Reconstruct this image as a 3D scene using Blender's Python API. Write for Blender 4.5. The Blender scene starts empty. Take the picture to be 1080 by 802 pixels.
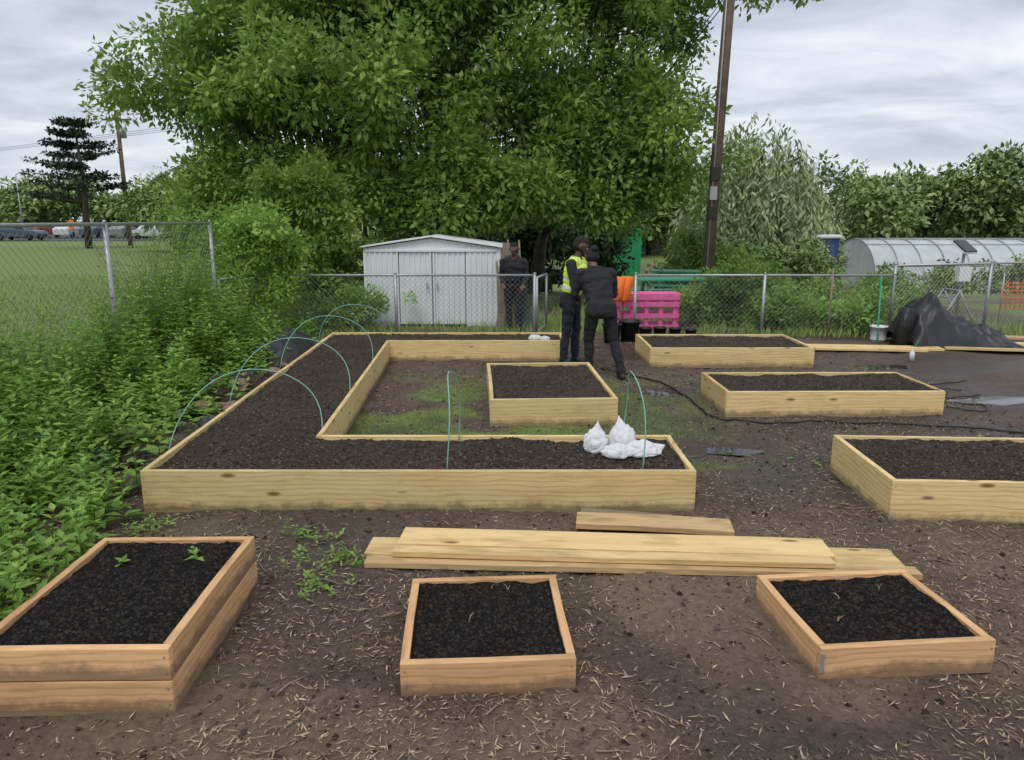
import bpy, bmesh, math, random
import numpy as np
from mathutils import Vector, Matrix, noise as mnoise
random.seed(7); rng=np.random.default_rng(7)
scene=bpy.context.scene
try:
    scene.view_settings.view_transform='Standard'; scene.view_settings.look='None'; scene.view_settings.exposure=0
except Exception: pass
COL=scene.collection

# ---------------------------------------------------------------- helpers
def link(o,parent=None):
    COL.objects.link(o)
    if parent is not None: o.parent=parent
    return o
def empty(name,loc=(0,0,0),rot=0):
    e=bpy.data.objects.new(name,None); e.empty_display_size=.2
    e.location=loc; e.rotation_euler=(0,0,rot); COL.objects.link(e); return e
def vn(x,y,seed=0):
    xi=np.floor(x); yi=np.floor(y); fx=x-xi; fy=y-yi
    fx=fx*fx*(3-2*fx); fy=fy*fy*(3-2*fy)
    def h(a,b):
        s=np.sin(a*127.1+b*311.7+seed*74.7)*43758.5453
        return s-np.floor(s)
    return (h(xi,yi)*(1-fx)+h(xi+1,yi)*fx)*(1-fy)+(h(xi,yi+1)*(1-fx)+h(xi+1,yi+1)*fx)*fy
def fbm(x,y,seed=0,oct=4):
    r=0;a=.5;t=0
    for i in range(oct):
        r=r+a*vn(x,y,seed+i*3.3); t+=a; a*=.5; x=x*2.03+11.3; y=y*2.03+5.7
    return r/t
def npmesh(name,verts,faces,mats,tint=None,parent=None,smooth=False,fmat=None,attr='tint'):
    verts=np.asarray(verts,dtype=np.float32).reshape(-1,3); faces=np.asarray(faces,dtype=np.int32)
    k=faces.shape[1]; n=len(faces)
    me=bpy.data.meshes.new(name)
    me.vertices.add(len(verts)); me.vertices.foreach_set('co',verts.ravel())
    me.loops.add(n*k); me.loops.foreach_set('vertex_index',faces.ravel())
    me.polygons.add(n); me.polygons.foreach_set('loop_start',np.arange(0,n*k,k,dtype=np.int32))
    try: me.polygons.foreach_set('loop_total',np.full(n,k,dtype=np.int32))
    except Exception: pass
    if fmat is not None: me.polygons.foreach_set('material_index',np.asarray(fmat,dtype=np.int32))
    me.polygons.foreach_set('use_smooth',np.full(n,smooth,dtype=bool))
    if tint is not None:
        a=me.attributes.new(attr,'FLOAT_COLOR','POINT')
        t=np.asarray(tint,dtype=np.float32)
        if t.ndim==1: t=np.stack([t,t,t,np.ones_like(t)],1)
        a.data.foreach_set('color',t.ravel())
    me.update(calc_edges=True); me.validate()
    if not isinstance(mats,(list,tuple)): mats=[mats]
    for m in mats: me.materials.append(m)
    o=bpy.data.objects.new(name,me); link(o,parent); return o
def pymesh(name,verts,faces,mat,parent=None,smooth=False,bevel=0,loc=None,rot=None):
    me=bpy.data.meshes.new(name); me.from_pydata([tuple(v) for v in verts],[],faces); me.update()
    if mat: me.materials.append(mat)
    if smooth:
        for p in me.polygons: p.use_smooth=True
    o=bpy.data.objects.new(name,me); link(o,parent)
    if loc is not None: o.location=loc
    if rot is not None: o.rotation_euler=rot
    if bevel:
        b=o.modifiers.new('bevel','BEVEL'); b.width=bevel; b.segments=2; b.limit_method='ANGLE'
    return o
BF=[(0,3,2,1),(4,5,6,7),(0,1,5,4),(1,2,6,5),(2,3,7,6),(3,0,4,7)]
def box(name,c,s,mat,parent=None,bevel=.005,rot=(0,0,0)):
    x,y,z=s[0]/2,s[1]/2,s[2]/2
    v=[(-x,-y,-z),(x,-y,-z),(x,y,-z),(-x,y,-z),(-x,-y,z),(x,-y,z),(x,y,z),(-x,y,z)]
    return pymesh(name,v,BF,mat,parent,bevel=bevel,loc=c,rot=rot)
def tubegeo(pts,rad,seg=8,base=0,cap=True):
    pts=[Vector(p) for p in pts]; V=[];F=[]
    n=len(pts)
    if not hasattr(rad,'__len__'): rad=[rad]*n
    ref=None
    for i,p in enumerate(pts):
        d=(pts[min(i+1,n-1)]-pts[max(i-1,0)]).normalized()
        if ref is None:
            ref=Vector((1,0,0)) if abs(d.x)<.9 else Vector((0,1,0))
        u=(ref-d*ref.dot(d)).normalized(); w=d.cross(u); ref=u
        for j in range(seg):
            a=2*math.pi*j/seg
            V.append(p+(u*math.cos(a)+w*math.sin(a))*rad[i])
    for i in range(n-1):
        for j in range(seg):
            a=base+i*seg+j; b=base+i*seg+(j+1)%seg
            F.append((a,b,b+seg,a+seg))
    if cap:
        F.append(tuple(base+j for j in range(seg))[::-1]); F.append(tuple(base+(n-1)*seg+j for j in range(seg)))
    return V,F
def tube(name,pts,rad,mat,parent=None,seg=8,smooth=True):
    V,F=tubegeo(pts,rad,seg); return pymesh(name,V,F,mat,parent,smooth=smooth)
def tubes(name,lst,mat,parent=None,seg=8,smooth=True):
    V=[];F=[]
    for pts,rad in lst:
        v,f=tubegeo(pts,rad,seg,len(V)); V+=v; F+=f
    return pymesh(name,V,F,mat,parent,smooth=smooth)

# ---------------------------------------------------------------- materials
def newmat(name):
    m=bpy.data.materials.new(name); m.use_nodes=True; nt=m.node_tree
    b=nt.nodes['Principled BSDF']; return m,nt,b
def N(nt,t,**k):
    n=nt.nodes.new(t)
    for a,v in k.items(): setattr(n,a,v)
    return n
def mixc(nt,fac,a,b,blend='MIX'):
    n=nt.nodes.new('ShaderNodeMix'); n.data_type='RGBA'; n.blend_type=blend
    for s,v in ((n.inputs[0],fac),(n.inputs[6],a),(n.inputs[7],b)):
        if isinstance(v,(int,float)): s.default_value=v
        elif isinstance(v,tuple): s.default_value=v if len(v)==4 else (*v,1)
        else: nt.links.new(v,s)
    return n.outputs[2]
def ramp(nt,inp,stops):
    n=nt.nodes.new('ShaderNodeValToRGB'); e=n.color_ramp.elements
    while len(e)<len(stops): e.new(.5)
    for i,(p,c) in enumerate(stops):
        e[i].position=p; e[i].color=(*c,1) if len(c)==3 else c
    nt.links.new(inp,n.inputs[0]); return n.outputs[0]
def noise(nt,vec,scale,detail=5,rough=.6,dist=0):
    n=nt.nodes.new('ShaderNodeTexNoise'); n.inputs['Scale'].default_value=scale
    n.inputs['Detail'].default_value=detail; n.inputs['Roughness'].default_value=rough
    n.inputs['Distortion'].default_value=dist
    if vec is not None: nt.links.new(vec,n.inputs['Vector'])
    return n.outputs['Fac']
def bump(nt,b,h,strength=.5,dist=.01):
    n=nt.nodes.new('ShaderNodeBump'); n.inputs['Strength'].default_value=strength
    n.inputs['Distance'].default_value=dist; nt.links.new(h,n.inputs['Height'])
    nt.links.new(n.outputs[0],b.inputs['Normal'])
G1=(1,1,1); G0=(0,0,0)
def simple(name,col,rough=.6,metal=0,var=.25,scale=8,bmp=.15):
    m,nt,b=newmat(name); tc=N(nt,'ShaderNodeTexCoord').outputs['Object']
    f=noise(nt,tc,scale,4,.65)
    c0=tuple(c*(1-var) for c in col); c1=tuple(min(1,c*(1+var)) for c in col)
    nt.links.new(ramp(nt,f,[(.3,c0),(.7,c1)]),b.inputs['Base Color'])
    b.inputs['Roughness'].default_value=rough; b.inputs['Metallic'].default_value=metal
    if bmp: bump(nt,b,noise(nt,tc,scale*6,3),bmp,.005)
    return m
def woodmat(name,light,dark,knot,rough=.75,dirt=(.13,.09,.06),dirty=True):
    m,nt,b=newmat(name)
    tc=N(nt,'ShaderNodeTexCoord').outputs['Object']; oi=N(nt,'ShaderNodeObjectInfo')
    mul=N(nt,'ShaderNodeMath',operation='MULTIPLY'); mul.inputs[1].default_value=37; nt.links.new(oi.outputs['Random'],mul.inputs[0])
    cmb=N(nt,'ShaderNodeCombineXYZ')
    for i in range(3): nt.links.new(mul.outputs[0],cmb.inputs[i])
    add=N(nt,'ShaderNodeVectorMath',operation='ADD'); nt.links.new(tc,add.inputs[0]); nt.links.new(cmb.outputs[0],add.inputs[1])
    def sc(v,s):
        q=N(nt,'ShaderNodeVectorMath',operation='MULTIPLY'); q.inputs[1].default_value=s; nt.links.new(v,q.inputs[0]); return q.outputs[0]
    broad=noise(nt,sc(add.outputs[0],(.7,6,6)),1.3,3,.5,.6)
    w=N(nt,'ShaderNodeTexWave',wave_type='BANDS',bands_direction='Z'); w.inputs['Scale'].default_value=9; w.inputs['Distortion'].default_value=10
    w.inputs['Detail'].default_value=3; w.inputs['Detail Scale'].default_value=.7; nt.links.new(sc(add.outputs[0],(.25,1,1)),w.inputs['Vector'])
    fine=noise(nt,sc(add.outputs[0],(2.5,90,90)),1.5,4,.7)
    c=ramp(nt,broad,[(.3,dark),(.62,light)])
    c=mixc(nt,.42,c,ramp(nt,w.outputs['Fac'],[(0,tuple(x*.5 for x in dark)),(.4,light),(1,light)]),'MIX')
    c=mixc(nt,.30,c,ramp(nt,fine,[(.3,tuple(x*.6 for x in dark)),(.65,tuple(min(1,x*1.1) for x in light))]))
    v=N(nt,'ShaderNodeTexVoronoi'); v.inputs['Scale'].default_value=1; nt.links.new(sc(add.outputs[0],(2.6,8,8)),v.inputs['Vector'])
    kf=ramp(nt,v.outputs['Distance'],[(0,G1),(.09,(.8,.8,.8)),(.16,G0)])
    c=mixc(nt,kf,c,knot)
    st=ramp(nt,noise(nt,sc(add.outputs[0],(1.5,4,4)),2.2,6,.7),[(.52,G0),(.76,(.55,.55,.55))])
    c=mixc(nt,st,c,tuple(x*.6 for x in dark))
    if dirty:
        sep=N(nt,'ShaderNodeSeparateXYZ'); nt.links.new(tc,sep.inputs[0])
        nn=noise(nt,sc(add.outputs[0],(3,3,3)),2.5,6,.75)
        ma=N(nt,'ShaderNodeMath',operation='MULTIPLY_ADD'); nt.links.new(nn,ma.inputs[0]); ma.inputs[1].default_value=-.17
        ad=N(nt,'ShaderNodeMath',operation='ADD'); ad.inputs[1].default_value=.05; nt.links.new(sep.outputs[2],ad.inputs[0]); nt.links.new(ad.outputs[0],ma.inputs[2])
        df=ramp(nt,ma.outputs[0],[(0,(.7,.7,.7)),(.05,G0)])
        c=mixc(nt,df,c,dirt)
    hv=N(nt,'ShaderNodeMath',operation='MULTIPLY_ADD'); nt.links.new(oi.outputs['Random'],hv.inputs[0]); hv.inputs[1].default_value=.26; hv.inputs[2].default_value=.84
    hs=N(nt,'ShaderNodeHueSaturation'); nt.links.new(hv.outputs[0],hs.inputs['Value']); nt.links.new(c,hs.inputs['Color'])
    nt.links.new(hs.outputs[0],b.inputs['Base Color']); b.inputs['Roughness'].default_value=rough
    bump(nt,b,fine,.35,.003)
    return m
PL,PD,PK=(.83,.63,.30),(.62,.43,.17),(.18,.08,.03)
M_pine=woodmat('treated_pine',PL,PD,PK)
M_plank=woodmat('treated_pine_flat',(.84,.62,.29),(.60,.40,.16),PK,dirty=False)
M_cedar=woodmat('cedar_board',(.82,.50,.25),(.62,.34,.14),(.22,.085,.03))
M_oldwood=woodmat('weathered_wood',(.28,.22,.16),(.17,.13,.09),(.06,.04,.025),dirty=False)
M_wornpine=woodmat('muddy_pine',(.64,.45,.22),(.38,.25,.12),PK,dirty=False)

def soilmat(name,c0,c1,scale=30,rough=.95,speck=None):
    m,nt,b=newmat(name); g=N(nt,'ShaderNodeNewGeometry').outputs['Position']
    f=noise(nt,g,scale,8,.8); f2=noise(nt,g,2.2,4,.6)
    c=ramp(nt,f,[(.32,c0),(.66,c1)])
    c=mixc(nt,ramp(nt,f2,[(.35,G0),(.7,(.5,.5,.5))]),c,tuple(x*.8 for x in c0))
    if speck:
        v=N(nt,'ShaderNodeTexVoronoi'); v.inputs['Scale'].default_value=55; nt.links.new(g,v.inputs['Vector'])
        c=mixc(nt,ramp(nt,v.outputs['Distance'],[(0,G1),(.12,G1),(.17,G0)]),c,speck)
    nt.links.new(c,b.inputs['Base Color']); b.inputs['Roughness'].default_value=rough
    b.inputs['Specular IOR Level'].default_value=.2
    bump(nt,b,f,1.0,.035); return m
M_soil=soilmat('bed_soil',(.034,.025,.020),(.135,.102,.080),35,speck=(.22,.17,.125))
M_black=soilmat('potting_soil',(.006,.005,.0045),(.032,.028,.024),60)

def leafmat(name,dark,light,trans=.25,rough=.5):
    m,nt,b=newmat(name)
    at=N(nt,'ShaderNodeAttribute',attribute_name='tint')
    c=mixc(nt,at.outputs['Fac'],dark,light)
    nt.links.new(c,b.inputs['Base Color']); b.inputs['Roughness'].default_value=rough; b.inputs['Specular IOR Level'].default_value=.3
    if trans>0:
        tr=N(nt,'ShaderNodeBsdfTranslucent'); c2=mixc(nt,.5,c,tuple(min(1,x*1.5) for x in light)); nt.links.new(c2,tr.inputs[0])
        mx=N(nt,'ShaderNodeMixShader'); mx.inputs[0].default_value=trans
        nt.links.new(b.outputs[0],mx.inputs[1]); nt.links.new(tr.outputs[0],mx.inputs[2])
        nt.links.new(mx.outputs[0],nt.nodes['Material Output'].inputs[0])
    return m
M_leaf=leafmat('tree_leaves',(.085,.155,.028),(.28,.43,.09),.28)
M_leaf2=leafmat('far_tree_leaves',(.12,.185,.05),(.30,.40,.14),0)
M_willow=leafmat('willow_leaves',(.20,.27,.12),(.42,.50,.25),0)
M_cedarleaf=leafmat('evergreen_needles',(.012,.025,.012),(.04,.065,.035),0)
M_weed=leafmat('weed_leaves',(.10,.21,.03),(.36,.55,.12),.3)
M_grass=leafmat('grass_blades',(.15,.23,.05),(.36,.46,.14),0)
M_chips=leafmat('straw_chips',(.09,.058,.038),(.55,.41,.27),.0,.9)
M_clod=leafmat('soil_clods',(.020,.015,.012),(.15,.11,.085),.0,.95)
M_clodb=leafmat('potting_clods',(.006,.005,.004),(.045,.038,.032),.0,.95)
M_bark=simple('bark',(.085,.068,.053),.95,var=.5,scale=6,bmp=.8)
M_poleW=simple('pole_wood',(.15,.10,.07),.9,var=.35,scale=3,bmp=.5)
M_galv=simple('galvanised_steel',(.40,.41,.42),.45,.5,var=.15)
M_wire=simple('fence_wire',(.30,.31,.31),.5,.5,var=.1,bmp=0)
M_shed=simple('shed_panel',(.74,.77,.78),.45,0,var=.06,scale=2)
M_shedtrim=simple('shed_trim',(.80,.82,.82),.45,0,var=.05)
M_blk=simple('black_plastic',(.015,.015,.016),.45,var=.3)
M_tarp=simple('tarp_fabric',(.028,.028,.030),.45,var=.4,scale=3,bmp=.4)
M_green_t=simple('green_tarp',(.04,.075,.06),.6,var=.3)
M_pink=simple('pink_paint',(.85,.14,.38),.6,var=.15,scale=12)
M_orange=simple('orange_cloth',(.95,.20,.03),.8,var=.15)
M_greenp=simple('green_paint',(.03,.30,.15),.5,var=.2)
M_gcont=simple('green_container_paint',(.02,.32,.12),.5,var=.15)
M_hoop=simple('hoop_plastic',(.22,.46,.36),.4,var=.1)
M_white=simple('white_plastic',(.78,.79,.80),.4,var=.04,bmp=0)
M_red=simple('red_paint',(.5,.04,.03),.5)
M_blue=simple('blue_plastic',(.03,.06,.16),.5)
M_hose=simple('hose_rubber',(.012,.012,.012),.5)
M_asph=simple('asphalt',(.065,.065,.068),.9,scale=30)
M_brick=simple('brick',(.24,.15,.11),.9,scale=10)
M_roof=simple('roof_shingle',(.12,.085,.065),.9)
M_glass=simple('window_glass',(.02,.025,.03),.1,bmp=0)
M_tire=simple('tyre',(.015,.015,.015),.9)

# ---------------------------------------------------------------- world / light / camera
w=bpy.data.worlds.new('World'); scene.world=w; w.use_nodes=True; nt=w.node_tree
bg=nt.nodes['Background']; bg.inputs[1].default_value=.115
sky=N(nt,'ShaderNodeTexSky'); sky.sky_type='NISHITA'; sky.sun_disc=False
SE=math.radians(58); SR=math.radians(200)
sky.sun_elevation=SE; sky.sun_rotation=SR
tc=N(nt,'ShaderNodeTexCoord').outputs['Generated']
sep=N(nt,'ShaderNodeSeparateXYZ'); nt.links.new(tc,sep.inputs[0])
zz=N(nt,'ShaderNodeMath',operation='MAXIMUM'); nt.links.new(sep.outputs[2],zz.inputs[0]); zz.inputs[1].default_value=0
za=N(nt,'ShaderNodeMath',operation='ADD'); nt.links.new(zz.outputs[0],za.inputs[0]); za.inputs[1].default_value=.17
dv=N(nt,'ShaderNodeVectorMath',operation='DIVIDE'); nt.links.new(tc,dv.inputs[0])
cm=N(nt,'ShaderNodeCombineXYZ')
for i in range(3): nt.links.new(za.outputs[0],cm.inputs[i])
nt.links.new(cm.outputs[0],dv.inputs[1])
mp=N(nt,'ShaderNodeMapping'); mp.inputs['Scale'].default_value=(.75,1.1,0); mp.inputs['Location'].default_value=(5.1,2.4,0); nt.links.new(dv.outputs[0],mp.inputs[0])
cf=noise(nt,mp.outputs[0],1.5,7,.55,.5)
cc=ramp(nt,cf,[(.34,(4.0,4.5,5.5)),(.45,(5.2,5.7,6.6)),(.54,(6.6,7.0,7.7)),(.66,(8.3,8.5,8.9))])
hz=ramp(nt,sep.outputs[2],[(0,(.6,.6,.6)),(.14,G0)])
cc=mixc(nt,hz,cc,(7.2,7.5,8.0,1))
out=mixc(nt,.93,sky.outputs[0],cc); nt.links.new(out,bg.inputs[0])
sd=bpy.data.lights.new('sun','SUN'); sd.energy=1.5; sd.angle=math.radians(28); sd.color=(1,.97,.92)
so=bpy.data.objects.new('sun',sd); link(so)
dsun=Vector((math.sin(SR)*math.cos(SE),math.cos(SR)*math.cos(SE),math.sin(SE)))
so.rotation_euler=dsun.to_track_quat('Z','Y').to_euler(); so.location=(0,0,30)
cd=bpy.data.cameras.new('camera'); cam=bpy.data.objects.new('camera',cd); link(cam)
cd.lens=26; cd.sensor_width=36; cd.clip_end=2000; cd.clip_start=.05
cam.location=(0,0,1.95); cam.rotation_euler=(math.radians(90-12.23),0,0); scene.camera=cam

# ---------------------------------------------------------------- ground
def sstep(a,b,x):
    t=np.clip((x-a)/(b-a),0,1); return t*t*(3-2*t)
PUD=[(5.55,8.05,.62,.26),(4.75,8.95,.42,.16),(1.75,8.35,.30,.16),(1.9,6.15,.26,.10),(5.0,9.9,.5,.15)]
def gz(x,y):
    x=np.asarray(x,float); y=np.asarray(y,float)
    near=1-sstep(12,20,y)
    h=(fbm(x*1.1,y*1.1,1,3)-.5)*.07+(fbm(x*5,y*5,2,3)-.5)*.038*near+(fbm(x*18,y*18,5,3)-.5)*.034*near
    for a,b_,c_,d_ in PUD:
        h=h-.035*np.exp(-(((x-a)/c_)**2+((y-b_)/d_)**2)*.6)
    drop=-1.0*sstep(18,32,y)*sstep(-3,2,x)
    return h*(.4+.6*near)+drop-.005
def graded(segs,far0,far1):
    a=[]
    for s,e,d in segs: a+=list(np.arange(s,e,d))
    a.append(segs[-1][1]); lo=[];d=segs[0][2]*2;x=segs[0][0]
    while x>far0: x-=d; d*=1.16; lo.append(x)
    hi=[];d=segs[-1][2]*2;x=segs[-1][1]
    while x<far1: x+=d; d*=1.13; hi.append(x)
    return np.array(lo[::-1]+a+hi)
gx=graded([(-3.2,4.6,.026)],-700,700); gy=graded([(1.6,6,.024),(6,13,.06)],-60,900)
X,Y=np.meshgrid(gx,gy); Z=gz(X,Y)
nx,ny=len(gx),len(gy)
idx=np.arange(nx*ny).reshape(ny,nx)
F=np.stack([idx[:-1,:-1],idx[:-1,1:],idx[1:,1:],idx[1:,:-1]],-1).reshape(-1,4)
n1=fbm(X*1.3,Y*1.3,21,4); n2=fbm(X*.8,Y*.8,31,4)
grass=np.zeros_like(X)
inC=sstep(-1.9,-1.4,X)*(1-sstep(1.2,2.6,X))*sstep(5.5,5.7,Y)*(1-sstep(7.8,9.8,Y))
grass=np.maximum(grass,inC*sstep(.38,.54,n1)*.9)
grass=np.maximum(grass,sstep(.60,.68,n1)*.10*(Y<12))
grass=np.maximum(grass,(1-sstep(-3.9,-3.2,X))*.7)
grass=np.maximum(grass,1-sstep(-5.0,-4.5,X))
grass=np.maximum(grass,sstep(12.6,14,Y)*sstep(.42,.55,n1)*.8)
grass=np.maximum(grass,sstep(40,60,Y))
wet=sstep(.46,.58,n2)*(1-sstep(12,14,Y))*.8*(.35+.65*sstep(3.8,5.6,Y))*sstep(-3.2,-2.4,X)
for a,b_,c_,d_ in PUD: wet=np.maximum(wet,np.exp(-(((X-a)/(c_*1.8))**2+((Y-b_)/(d_*2.4))**2)))
wet=np.clip(wet,0,1)
pale=sstep(.40,.60,fbm(X*.9+4,Y*.9,41,3))*(1-sstep(3.9,5.2,Y))
tint=np.stack([grass,wet,pale,np.ones_like(X)],-1).reshape(-1,4)
M_ground,nt,b=newmat('ground_earth')
g=N(nt,'ShaderNodeNewGeometry').outputs['Position']; at=N(nt,'ShaderNodeAttribute',attribute_name='tint')
sp=N(nt,'ShaderNodeSeparateColor'); nt.links.new(at.outputs['Color'],sp.inputs[0])
f1=noise(nt,g,24,9,.8); f2=noise(nt,g,3,6,.7); f3=noise(nt,g,120,4,.7)
c=ramp(nt,f1,[(.30,(.045,.032,.025)),(.5,(.135,.098,.078)),(.68,(.29,.215,.165))])
c=mixc(nt,ramp(nt,f2,[(.42,G0),(.62,(.6,.6,.6))]),c,(.060,.045,.038))
c=mixc(nt,ramp(nt,f3,[(.55,G0),(.68,(.6,.6,.6))]),c,(.32,.235,.165))
pm=N(nt,'ShaderNodeMath',operation='MULTIPLY'); nt.links.new(sp.outputs[2],pm.inputs[0]); pm.inputs[1].default_value=.65
c=mixc(nt,pm.outputs[0],c,ramp(nt,f1,[(.3,(.15,.10,.068)),(.7,(.42,.30,.20))]))
gc=ramp(nt,noise(nt,g,9,8,.8),[(.3,(.09,.14,.03)),(.7,(.26,.34,.09))])
gm=N(nt,'ShaderNodeMath',operation='MULTIPLY'); nt.links.new(sp.outputs[0],gm.inputs[0])
nt.links.new(ramp(nt,f1,[(.3,(.45,.45,.45)),(.5,G1)]),gm.inputs[1])
c=mixc(nt,gm.outputs[0],c,gc)
c=mixc(nt,sp.outputs[1],c,mixc(nt,.6,c,(.035,.028,.027)))
nt.links.new(c,b.inputs['Base Color'])
nt.links.new(ramp(nt,sp.outputs[1],[(0,(.92,.92,.92)),(.5,(.55,.55,.55)),(1,(.22,.22,.22))]),b.inputs['Roughness'])
b.inputs['Specular IOR Level'].default_value=.4
bump(nt,b,f1,1.0,.03)
npmesh('ground',np.stack([X,Y,Z],-1),F,M_ground,tint,smooth=True)
mw,ntw,bw=newmat('puddle_water'); bw.inputs['Base Color'].default_value=(.05,.04,.033,1); bw.inputs['Roughness'].default_value=.04
gw=N(ntw,'ShaderNodeNewGeometry').outputs['Position']; bump(ntw,bw,noise(ntw,gw,6,2,.5),.05,.01)
for a,b_,c_,d_ in PUD:
    z=float(gz(a,b_))+.016; V=[(a,b_,z)]+[(a+c_*.95*math.cos(t)*(1+.2*math.sin(3*t+a)),b_+d_*1.05*math.sin(t)*(1+.2*math.cos(2*t+a)),z) for t in np.linspace(0,6.283,40,endpoint=False)]
    pymesh('puddle',V,[(0,i+1,(i+1)%40+1) for i in range(40)],mw)

RB=[]
def inside_any(x,y,m=.02):
    r=np.zeros(len(x),bool)
    for cx,cy,wd,dp,a in RB:
        dx,dy=x-cx,y-cy; u=dx*math.cos(a)+dy*math.sin(a); v=-dx*math.sin(a)+dy*math.cos(a)
        r|=(abs(u)<wd/2+m)&(abs(v)<dp/2+m)
    return r

# ---------------------------------------------------------------- boards and beds
def board(name,p1,p2,z0,h,th,mat,parent,flat=False):
    p1=Vector((p1[0],p1[1])); p2=Vector((p2[0],p2[1])); L=(p2-p1).length; ang=math.atan2(p2.y-p1.y,p2.x-p1.x)
    n=max(2,int(L/.35)); V=[];F=[]
    amp=random.uniform(-.006,.006); zj=random.uniform(0,.006)
    sx,sz=(th,h)
    for i in range(n+1):
        x=L*i/n; wv=amp*math.sin(math.pi*i/n)+random.uniform(-.0008,.0008)
        V+=[(x,-sx/2+wv,0),(x,sx/2+wv,0),(x,sx/2+wv,sz+zj),(x,-sx/2+wv,sz+zj)]
    for i in range(n):
        a=i*4
        for j in range(4):
            F.append((a+j,a+4+j,a+4+(j+1)%4,a+(j+1)%4))
    F.append((0,1,2,3)); e=n*4; F.append((e+3,e+2,e+1,e))
    o=pymesh(name,V,F,mat,parent,bevel=.004)
    o.location=(p1.x,p1.y,z0); o.rotation_euler=(0,0,ang); return o
def screws(parent,pts,ax):
    L=[]
    for p in pts: L.append(([p,tuple(np.array(p)+np.array(ax)*.002)],.0045))
    tubes('screws',L,M_galv,parent,seg=6,smooth=False)
def grid_surface(name,x0,x1,y0,y1,step,zf,mask,mat,parent):
    xs=np.arange(x0,x1+step*.5,step); ys=np.arange(y0,y1+step*.5,step); X,Y=np.meshgrid(xs,ys); Z=zf(X,Y)
    i=np.arange(X.size).reshape(X.shape)
    F=np.stack([i[:-1,:-1],i[:-1,1:],i[1:,1:],i[1:,:-1]],-1).reshape(-1,4)
    if mask is not None:
        cx=((X[:-1,:-1]+X[1:,1:])/2).ravel(); cy=((Y[:-1,:-1]+Y[1:,1:])/2).ravel(); F=F[mask(cx,cy)]
    return npmesh(name,np.stack([X,Y,Z],-1),F,mat,parent=parent,smooth=True)
OCT=np.array([(1,0,0),(-1,0,0),(0,1,0),(0,-1,0),(0,0,1),(0,0,-1)],float)
OF=np.array([(0,2,4),(2,1,4),(1,3,4),(3,0,4),(2,0,5),(1,2,5),(3,1,5),(0,3,5)])
def clods(name,P,size,mat,parent=None,seed=1):
    n=len(P); V=OCT[None]*(.6+.8*rng.random((n,6,1)))*size[:,None,None]
    a=rng.random(n)*6.28; ca,sa=np.cos(a)[:,None],np.sin(a)[:,None]
    x=V[:,:,0]*ca-V[:,:,1]*sa; y=V[:,:,0]*sa+V[:,:,1]*ca; t=rng.random(n)*1.2-.6
    z=V[:,:,2]*.75+x*t[:,None]*.5
    V=np.stack([x,y,z],-1)+P[:,None,:]
    F=(OF[None]+6*np.arange(n)[:,None,None]).reshape(-1,3)
    tt=np.repeat(np.clip(rng.random(n)**2*1.0,0,1),6)
    return npmesh(name,V,F,mat,tt,parent)
def slivers(name,P,L,W,mat,tint,parent=None,tilt=.35):
    n=len(P); a=rng.random(n)*6.283; t=(rng.random(n)-.5)*tilt*2
    d=np.stack([np.cos(a)*np.cos(t),np.sin(a)*np.cos(t),np.sin(t)],-1); s=np.stack([-np.sin(a),np.cos(a),(rng.random(n)-.5)*.8],-1)
    d=d*L[:,None]/2; s=s*W[:,None]/2
    V=np.stack([P-d-s*.6,P-d*.1-s,P+d,P-d*.2+s],1)
    F=np.arange(4*n).reshape(n,4)
    return npmesh(name,V,F,mat,np.repeat(tint,4),parent)
def bed(cx,cy,wd,dp,rot,h,mat,smat,cmat,levels=1,step=.03,ncl=1500,amp=.03,soil_gap=.03,name='raised_garden_bed'):
    e=empty(name,(cx,cy,0),rot); th=.038; RB.append((cx,cy,wd,dp,rot))
    for l in range(levels):
        hh=h/levels-.006; z0=-.015+l*h/levels if l==0 else l*h/levels
        if l==0: hh+=.015
        sfx='' if levels==1 else '_%d'%l
        board('front_board'+sfx,(-wd/2,-dp/2+th/2),(wd/2,-dp/2+th/2),z0,hh,th,mat,e)
        board('back_board'+sfx,(-wd/2,dp/2-th/2),(wd/2,dp/2-th/2),z0,hh,th,mat,e)
        board('left_board'+sfx,(-wd/2+th/2,-dp/2+th+.001),(-wd/2+th/2,dp/2-th-.001),z0,hh,th,mat,e)
        board('right_board'+sfx,(wd/2-th/2,-dp/2+th+.001),(wd/2-th/2,dp/2-th-.001),z0,hh,th,mat,e)
    screws(e,[(s*(wd/2-.02),-dp/2-.003,z) for s in (-1,1) for z in np.linspace(.04,h-.04,2*levels)],(0,-1,0))
    q=random.random()*50
    zf=lambda X,Y: h-soil_gap+(fbm((X+q)*3,(Y+q)*3,3,2)-.5)*amp*1.6+(fbm((X+q)*22,(Y+q)*22,4,3)-.5)*amp
    a=wd/2-th+.004; b_=dp/2-th+.004
    grid_surface('soil',-a,a,-b_,b_,step,zf,None,smat,e)
    px=rng.uniform(-a+.02,a-.02,ncl); py=rng.uniform(-b_+.02,b_-.02,ncl)
    P=np.stack([px,py,zf(px,py)],-1)
    clods('soil_clods',P,rng.uniform(.003,.013,ncl),cmat,e)
    return e,zf
e=empty('raised_garden_bed'); th=.038; H=.29
segs=[((-2.52,4.78),(1.25,4.78)),((1.231,4.80),(1.231,5.579)),((-1.50,5.60),(1.25,5.60)),((-2.50,4.80),(-2.69,11.029)),
 ((-1.52,5.582),(-1.75,10.318)),((-1.731,10.30),(.74,10.30)),((-2.71,11.05),(.74,11.05)),((.721,10.32),(.721,11.03))]
nm=['front_board','right_end_board','front_inner_board','left_board','left_inner_board','back_inner_board','back_board','back_end_board']
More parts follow.
